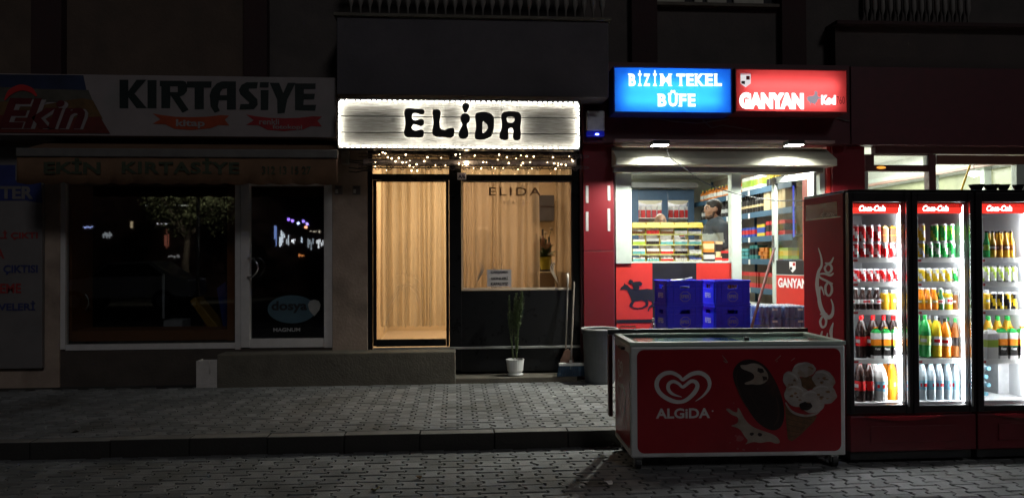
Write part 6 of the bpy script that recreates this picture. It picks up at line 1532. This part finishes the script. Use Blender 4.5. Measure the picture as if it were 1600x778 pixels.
drinks('can', ('white', 'lime', 'black'), (1541, 1552, 1563, 1574, 1584), 10, 415, 440.3, 'pale lemonade can', 'second shelf, '+D3)
drinks('jar', ('amber', 'yellow', 'silver'), (1542,), 10, 453, 483.8, 'amber juice jar', 'left, third shelf, '+D3)
drinks('can', ('black', 'yellow', 'silver'), (1552.5, 1563.5, 1574, 1584), 10, 456, 483.8, 'black energy drink can', 'third shelf, '+D3)
drinks('pet', ('amber', 'red', 'green'), (1546, 1561, 1577), 14, 494, 559.8, 'fruit juice bottle with green cap', 'fourth shelf, '+D3, .19)
drinks('pack', ('white', 'lime', 'white', 'white', 'lime'), (1547,), 17, 512, 559.8, 'plain white juice pack', 'front, fourth shelf, '+D3, .105)
drinks('pack', CP, (1565, 1581, 1597), 12.5, 510, 559.8, 'fruit juice pack with green top', 'front, fourth shelf, '+D3, .105, (print_white, 'Cappy'))
for k, y in enumerate((577, 590, 603, 617)):
    p = P(1552, y, FY+.12); r_ = .031
    w = thing('water_bottle', f'{ORD[k]} lying water bottle from the top, on the floor, third cooler door', 'bottle', p, group='lying water bottles in the third cooler door')
    x = p.x-(.02 if k % 2 else 0)
    M_ = [(r_*.9, 0), (r_, .01), (r_, .16), (r_*.4, .205), (r_*.4, .215)]
    n = 12; vs = []; fs = []
    for rr, t in M_: vs += [(x+rr*math.cos(2*math.pi*j/n), FY+.40-t, p.z+rr*math.sin(2*math.pi*j/n)) for j in range(n)]
    for i in range(len(M_)-1): fs += [(i*n+j, i*n+(j+1) % n, (i+1)*n+(j+1) % n, (i+1)*n+j) for j in range(n)]
    fs += [tuple(range(n)), tuple((len(M_)-1)*n+j for j in range(n))]
    MB().add(vs, fs).build('body', dr['clear'], w, smooth=False)
    MB().cyl((x, FY+.19, p.z), (x, FY+.165, p.z), .0155, n=12).build('cap', dr['aqua'], w)
a_, b_, c_, d_ = rect(1560, 566, 1606, 627, FY+.3)
tag(MB().box(a_, b_, FY+.3, FY+.55, zf, d_).build('white_carton', mat('white carton', (.7, .72, .74), .6), None, loc=((a_+b_)/2, FY+.4, zf)), 'plain white carton on the floor of the third cooler door', 'carton')
# things on top of the coolers
for k, px in enumerate((1526, 1549, 1568, 1591)):
    p = P(px, 299, FY+.25); z = ZT+.012; r_ = (.055, .055, .045, .04)[k]
    o = MB().lathe([(r_*.55, z), (r_*.62, z+.02), (r_, z+.055), (r_*1.05, z+.062), (r_*.9, z+.062), (r_*.5, z+.03)], (p.x, p.y, 0), 14).build('plastic_cup', black_plastic, None, loc=(p.x, p.y, z))
    tag(o, f'{ORD[k]} flared black plastic cup from the left on top of the coolers', 'cup', 'black cups on top of the coolers')
SY = 9.35
p0, p1 = P(1415, 546, SY), P(1517.5, 253, SY); p0.z = .301
yl = thing('pennant_stick', 'long yellow stick with a small red tip leaning inside the corner shop window', 'stick', p0)
MB().cyl(p0, p1, .013, n=8).build('stick', mat('yellow stick', (.75, .5, .05), .4), yl)
MB().ball(p1+Vector((.035, 0, .045)), .03, 8, sc=(1.2, .6, .8)).tube([p1, p1+Vector((.035, 0, .045))], .008).build('red_tip', mat('red tip', (.6, .03, .04), .5), yl)
# ---------------------------------------------------------------- shop on the far right: white frames and its room
fm = thing('corner_shopfront', 'white and maroon framed shop windows above the drinks coolers', 'shopfront', (P(1480, 300, 8.7).x, 8.7, .3))
maroon = mat('maroon window frame', (.1, .035, .035), .4, var=.1); brownf = mat('brown window frame', (.14, .05, .03), .5, var=.1)
W_ = 8.72
MB().pbox(1368, 227, 1660, 241, W_-.05, W_+.05).build('head_rail', mat('pink grey rail', (.2, .1, .1), .4, var=.1), fm, bevel=.004)
mb = MB(); mb.pbox(1352.5, 258, 1453, 268, W_-.04, W_+.04); mb.pbox(1453, 241.2, 1464, 540, W_-.05, W_+.05); mb.pbox(1352.5, 241.2, 1366, 258, W_-.04, W_+.04); mb.pbox(1366, 241.2, 1453, 243, W_-.038, W_+.04)
mb.build('frame', maroon, fm, bevel=.003)
MB().pbox(1464, 243, 1660, 257, W_-.04, W_+.04).build('transom_panel', brownf, fm, bevel=.003)
mb = MB(); mb.pbox(1448, 243, 1453, 258, W_-.036, W_+.036); mb.pbox(1590, 257.2, 1606, 540, W_-.045, W_+.045); mb.pbox(1352.5, 268.2, 1358, 540, W_-.036, W_+.036); mb.build('sash', alu, fm, bevel=.003)
for q_ in ((1366, 243, 1448, 258), (1358, 268, 1453, 540), (1464, 257, 1590, 540)): MB().pbox(*q_, W_-.003, W_+.003).build('pane', clear, fm)
ol = thing('amber_lamp', 'small amber light glowing on the maroon window bar of the corner shop', 'lamp', P(1377, 262, W_-.05))
MB().ball(P(1377, 262, W_-.05), .035, 10, sc=(1.7, .5, .5)).build('lens', emitter('amber glow', (1, .42, .06), 1.1), ol)
RX0, RX1 = P(1345, 400, 8.9).x, 9.0
rm_w = mat('corner shop wall', (.7, .71, .66), .7, var=.06)
r_ = room('corner_shop_room', RX0, RX1, 8.9, 16.6, .3, 3.45, rm_w, mat('corner shop floor', (.4, .39, .36), .4), mat('corner shop ceiling', (.72, .72, .68), .8))
olive = mat('olive wall panel', (.16, .17, .1), .4, var=.12)
pnl = thing('panelled_partition', 'row of olive panels between white posts along the far wall of the corner shop', 'partition', (8.93, 12.5, .3))
for y0, y1 in ((9.0, 10.7), (10.9, 12.2), (12.4, 13.6), (13.8, 16.5)): MB().box(8.95, 8.99, y0, y1, .5, 2.95).build('panel', olive, pnl)
for y in (10.75, 12.25, 13.65): MB().box(8.86, 8.99, y, y+.1, .3, 3.0).build('post', alu, pnl, bevel=.004)
MB().box(8.8, 8.99, 8.95, 16.5, 3.02, 3.12).build('top_rail', alu, pnl, bevel=.004)
MB().box(8.72, 8.79, 8.95, 16.5, 2.98, 3.03).build('pipe_tray', mat('brown tray', (.25, .15, .12), .5), pnl)
pd = thing('pendant_lamp', 'small white glowing lamp hanging inside the corner shop', 'lamp', P(1522, 272, 10.5))
q = P(1522, 272, 10.5); MB().lathe([(.005, -.05), (.09, -.015), (.1, .01), (.06, .04), (.015, .05)], q, 16).build('shade', emitter('pendant glow', (1, 1, .95), 3), pd); MB().cyl(q+Vector((0, 0, .05)), (q.x, q.y, 3.45), .004, n=6).build('cord', black_plastic, pd)
for i, (x, y) in enumerate(((6.6, 11.), (7.2, 14.))): lamp('corner_shop_lamp', (x, y, 3.42), (0, 0, 0), 1.3, 420, (.95, 1, .93), .3)
# ---------------------------------------------------------------- across the street: what the dark panes reflect
MIR = 2*(G-.016)
def mir(px, py, Yv):
    "the real place whose mirror image in the shop windows is seen at a photo pixel, Yv beyond the glass"
    w = P(px, py, Yv); return Vector((w.x, MIR-w.y, w.z))
ac = thing('opposite_shop', 'row of closed shops across the street with small lit windows and signs', 'building', (-8, -14, 0))
MB().box(-40, 30, -14.4, -14, 0, 9).build('wall', plaster_dark, ac)
YV = MIR+13.9
rnd = random.Random(4)
for i, (xa_, ya_, xb_, yb_, c_, s_) in enumerate(((130, 353, 144, 357, (.4, .5, 1), 1.6), (160, 362, 174, 373, (.6, .65, .7), .5), (203, 345, 207, 362, (1, .8, .5), .5), (244, 348, 272, 351, (1, 1, 1), 1.8), (276, 348, 290, 351, (1, 1, 1), 1.4), (256, 352, 264, 392, (.9, .3, .2), .22),
        (428, 338, 433, 386, (.3, .45, 1), .9), (436, 360, 445, 388, (.8, .9, 1), 1.6), (447, 366, 452, 386, (.8, .9, 1), 1.1), (455, 370, 462, 382, (.9, .95, 1), 2.2), (470, 366, 474, 395, (.7, .85, 1), 1.6), (480, 372, 490, 392, (.6, .7, .8), .6), (466, 396, 476, 404, (1, .35, .1), 1.2), (484, 360, 500, 364, (1, .9, .7), 1.), (494, 372, 506, 390, (.9, .95, 1), 1.4), (262, 398, 280, 404, (.6, .6, .6), .5), (226, 320, 300, 322, (.9, .95, .8), .5))):
    a_, b_ = mir(xa_, ya_, YV), mir(xb_, yb_, YV)
    for k in range(max(1, int((xb_-xa_)/2.2))):
        n_ = max(1, int((xb_-xa_)/2.2)); w_ = (b_.x-a_.x)/n_
        MB().box(a_.x+w_*k, a_.x+w_*(k+rnd.uniform(.5, .9)), -13.97, -13.95, b_.z+(a_.z-b_.z)*rnd.uniform(0, .6), b_.z+(a_.z-b_.z)*rnd.uniform(.62, 1)).build('lit_pane', emitter('lit pane %d' % i, c_, s_*2.6), ac)
TC = mir(292, 312, 26); tz = TC.z
stt = thing('street_tree', 'leafy street tree across the road, its crown lit by a street lamp', 'tree', (TC.x, TC.y, 0))
bark = mat('bark', (.06, .045, .035), .9); tleaf = mat('tree leaf', (.11, .12, .065), .6, var=.4)
MB().tube([(TC.x, TC.y, 0), (TC.x-.05, TC.y, tz*.4), (TC.x+.05, TC.y, tz*.7)], [.14, .11, .08], 8).build('trunk', bark, stt)
for a in range(6):
    MB().tube([(TC.x, TC.y, tz*.6), (TC.x+math.cos(a)*.6, TC.y+math.sin(a)*.6, tz*.85), (TC.x+math.cos(a)*1.3, TC.y+math.sin(a)*1.2, tz*1.05)], [.06, .035, .015], 6).build('limb', bark, stt)
mb = MB()
for k in range(4200):
    th, ph = random.uniform(0, 6.28), math.acos(random.uniform(-1, 1)); r = 1.9*random.uniform(.3, 1)**.5*(.8+.3*math.sin(th*3)*math.sin(ph*2))
    c = Vector((TC.x+r*math.sin(ph)*math.cos(th), TC.y+r*math.sin(ph)*math.sin(th), tz+.7*r*math.cos(ph))); u = Vector((random.gauss(0, 1), random.gauss(0, 1), random.gauss(0, 1))).normalized(); w = u.orthogonal().normalized()
    mb.add([c-u*.07, c+w*.035, c+u*.07, c-w*.035], [(0, 1, 2, 3)])
tag(mb.build('crown', tleaf, stt, fix=False), kind='stuff')
for k, (px, py, c_) in enumerate(((451, 343, (.3, .15, 1)), (457, 345, (.35, .2, 1)), (474, 346, (.3, .2, 1)), (480, 350, (.4, .3, 1)), (478, 355, (1, .4, .2)), (466, 349, (.5, .6, 1)))):
    v = mir(px, py, 28); MB().ball(v, .055, 8).build('fairy_light', emitter('tree light %d' % k, c_, 10), stt)
slp = thing('street_lamp', 'grey street lamp across the road shining into the tree crown', 'street lamp', (TC.x+1.2, TC.y+2.6, 0))
MB().cyl((TC.x+1.2, TC.y+2.6, 0), (TC.x+1.2, TC.y+2.6, tz+1.2), .06, .045, n=10).build('pole', steel, slp)
MB().box(TC.x+1.05, TC.x+1.35, TC.y+2.2, TC.y+2.65, tz+1.2, tz+1.28).build('head', steel, slp, bevel=.02)
sl_ = bpy.data.lights.new('street_lamp_beam', 'SPOT'); so_ = bpy.data.objects.new('street_lamp_beam', sl_); COL.objects.link(so_)
sl_.energy = 1250; sl_.color = (1, .95, .75); sl_.spot_size = R(75); sl_.spot_blend = .5; sl_.shadow_soft_size = .1
so_.location = (TC.x+1.2, TC.y+2.3, tz+1.15); so_.rotation_euler = (TC-Vector(so_.location)).to_track_quat('-Z', 'Y').to_euler()
cc = mir(205, 402, 24); cr = thing('parked_car', 'white hatchback parked across the road, seen mirrored in the dark shop windows', 'car', (cc.x, cc.y, 0))
prof = [(-2, .35), (-2.02, .75), (-1.6, .9), (-.9, .98), (-.35, 1.42), (.9, 1.46), (1.55, 1.0), (1.95, .92), (2.0, .4)]
MB().prism([(cc.x+x, cc.y-.8, z) for x, z in prof], (0, 1.65, 0)).build('body', mat('white car paint', (.7, .7, .72), .25, var=.03), cr, bevel=.06)
MB().prism([(cc.x+x, cc.y+.855, z) for x, z in ((-.8, 1.0), (-.32, 1.36), (.82, 1.39), (1.3, 1.02))], (0, .01, 0)).build('side_window', black_plastic, cr)
for x in (-1.25, 1.25):
    for y in (-.75, .8): w_ = MB().cyl((cc.x+x, cc.y+y-.1, .31), (cc.x+x, cc.y+y+.1, .31), .31, n=20).build('wheel', black_plastic, cr); MB().cyl((cc.x+x, cc.y+y+.1, .31), (cc.x+x, cc.y+y+.11, .31), .19, n=14).build('rim', steel, w_)
for k, (px, py, nm, lb, m_) in enumerate(((655, 625, 'paper_scrap', 'tiny white paper scrap on the pavement before the salon door', print_white), (866, 622, 'paper_scrap', 'small crumpled white paper on the pavement before the red pillar', print_white), (587, 767, 'dry_leaf', 'curled yellowish dry leaf lying on the road in the foreground', mat('dry leaf', (.3, .24, .1), .8)), (952, 756, 'paper_scrap', 'flat pale paper scrap on the road before the chest freezer', print_white), (118, 676, 'dry_leaf', 'dark dry leaf lying near the kerb on the left pavement', mat('dark dry leaf', (.04, .03, .02), .8)), (655, 748, 'dry_leaf', 'brown dry leaf on the road below the salon', mat('brown dry leaf', (.16, .1, .05), .8)))):
    z = PAV if py < 690 else 0; p = PZ(px, py, z); s_ = (.012, .025, .03, .03, .03, .022)[k]; rq = random.Random(k); n = 7
    vs = [(p.x+s_*(1.2 if j % 2 else .8)*math.cos(6.283*j/n), p.y+s_*math.sin(6.283*j/n), z+.006+rq.uniform(0, s_*.8)) for j in range(n)]+[(p.x, p.y, z+.005)]
    o = MB().add(vs, [(j, (j+1) % n, n) for j in range(n)]).build(nm, m_, None, loc=(p.x, p.y, z), fix=False); tag(o, lb, 'litter' if nm == 'paper_scrap' else 'leaf')
    o.modifiers.new('thickness', 'SOLIDIFY').thickness = .002
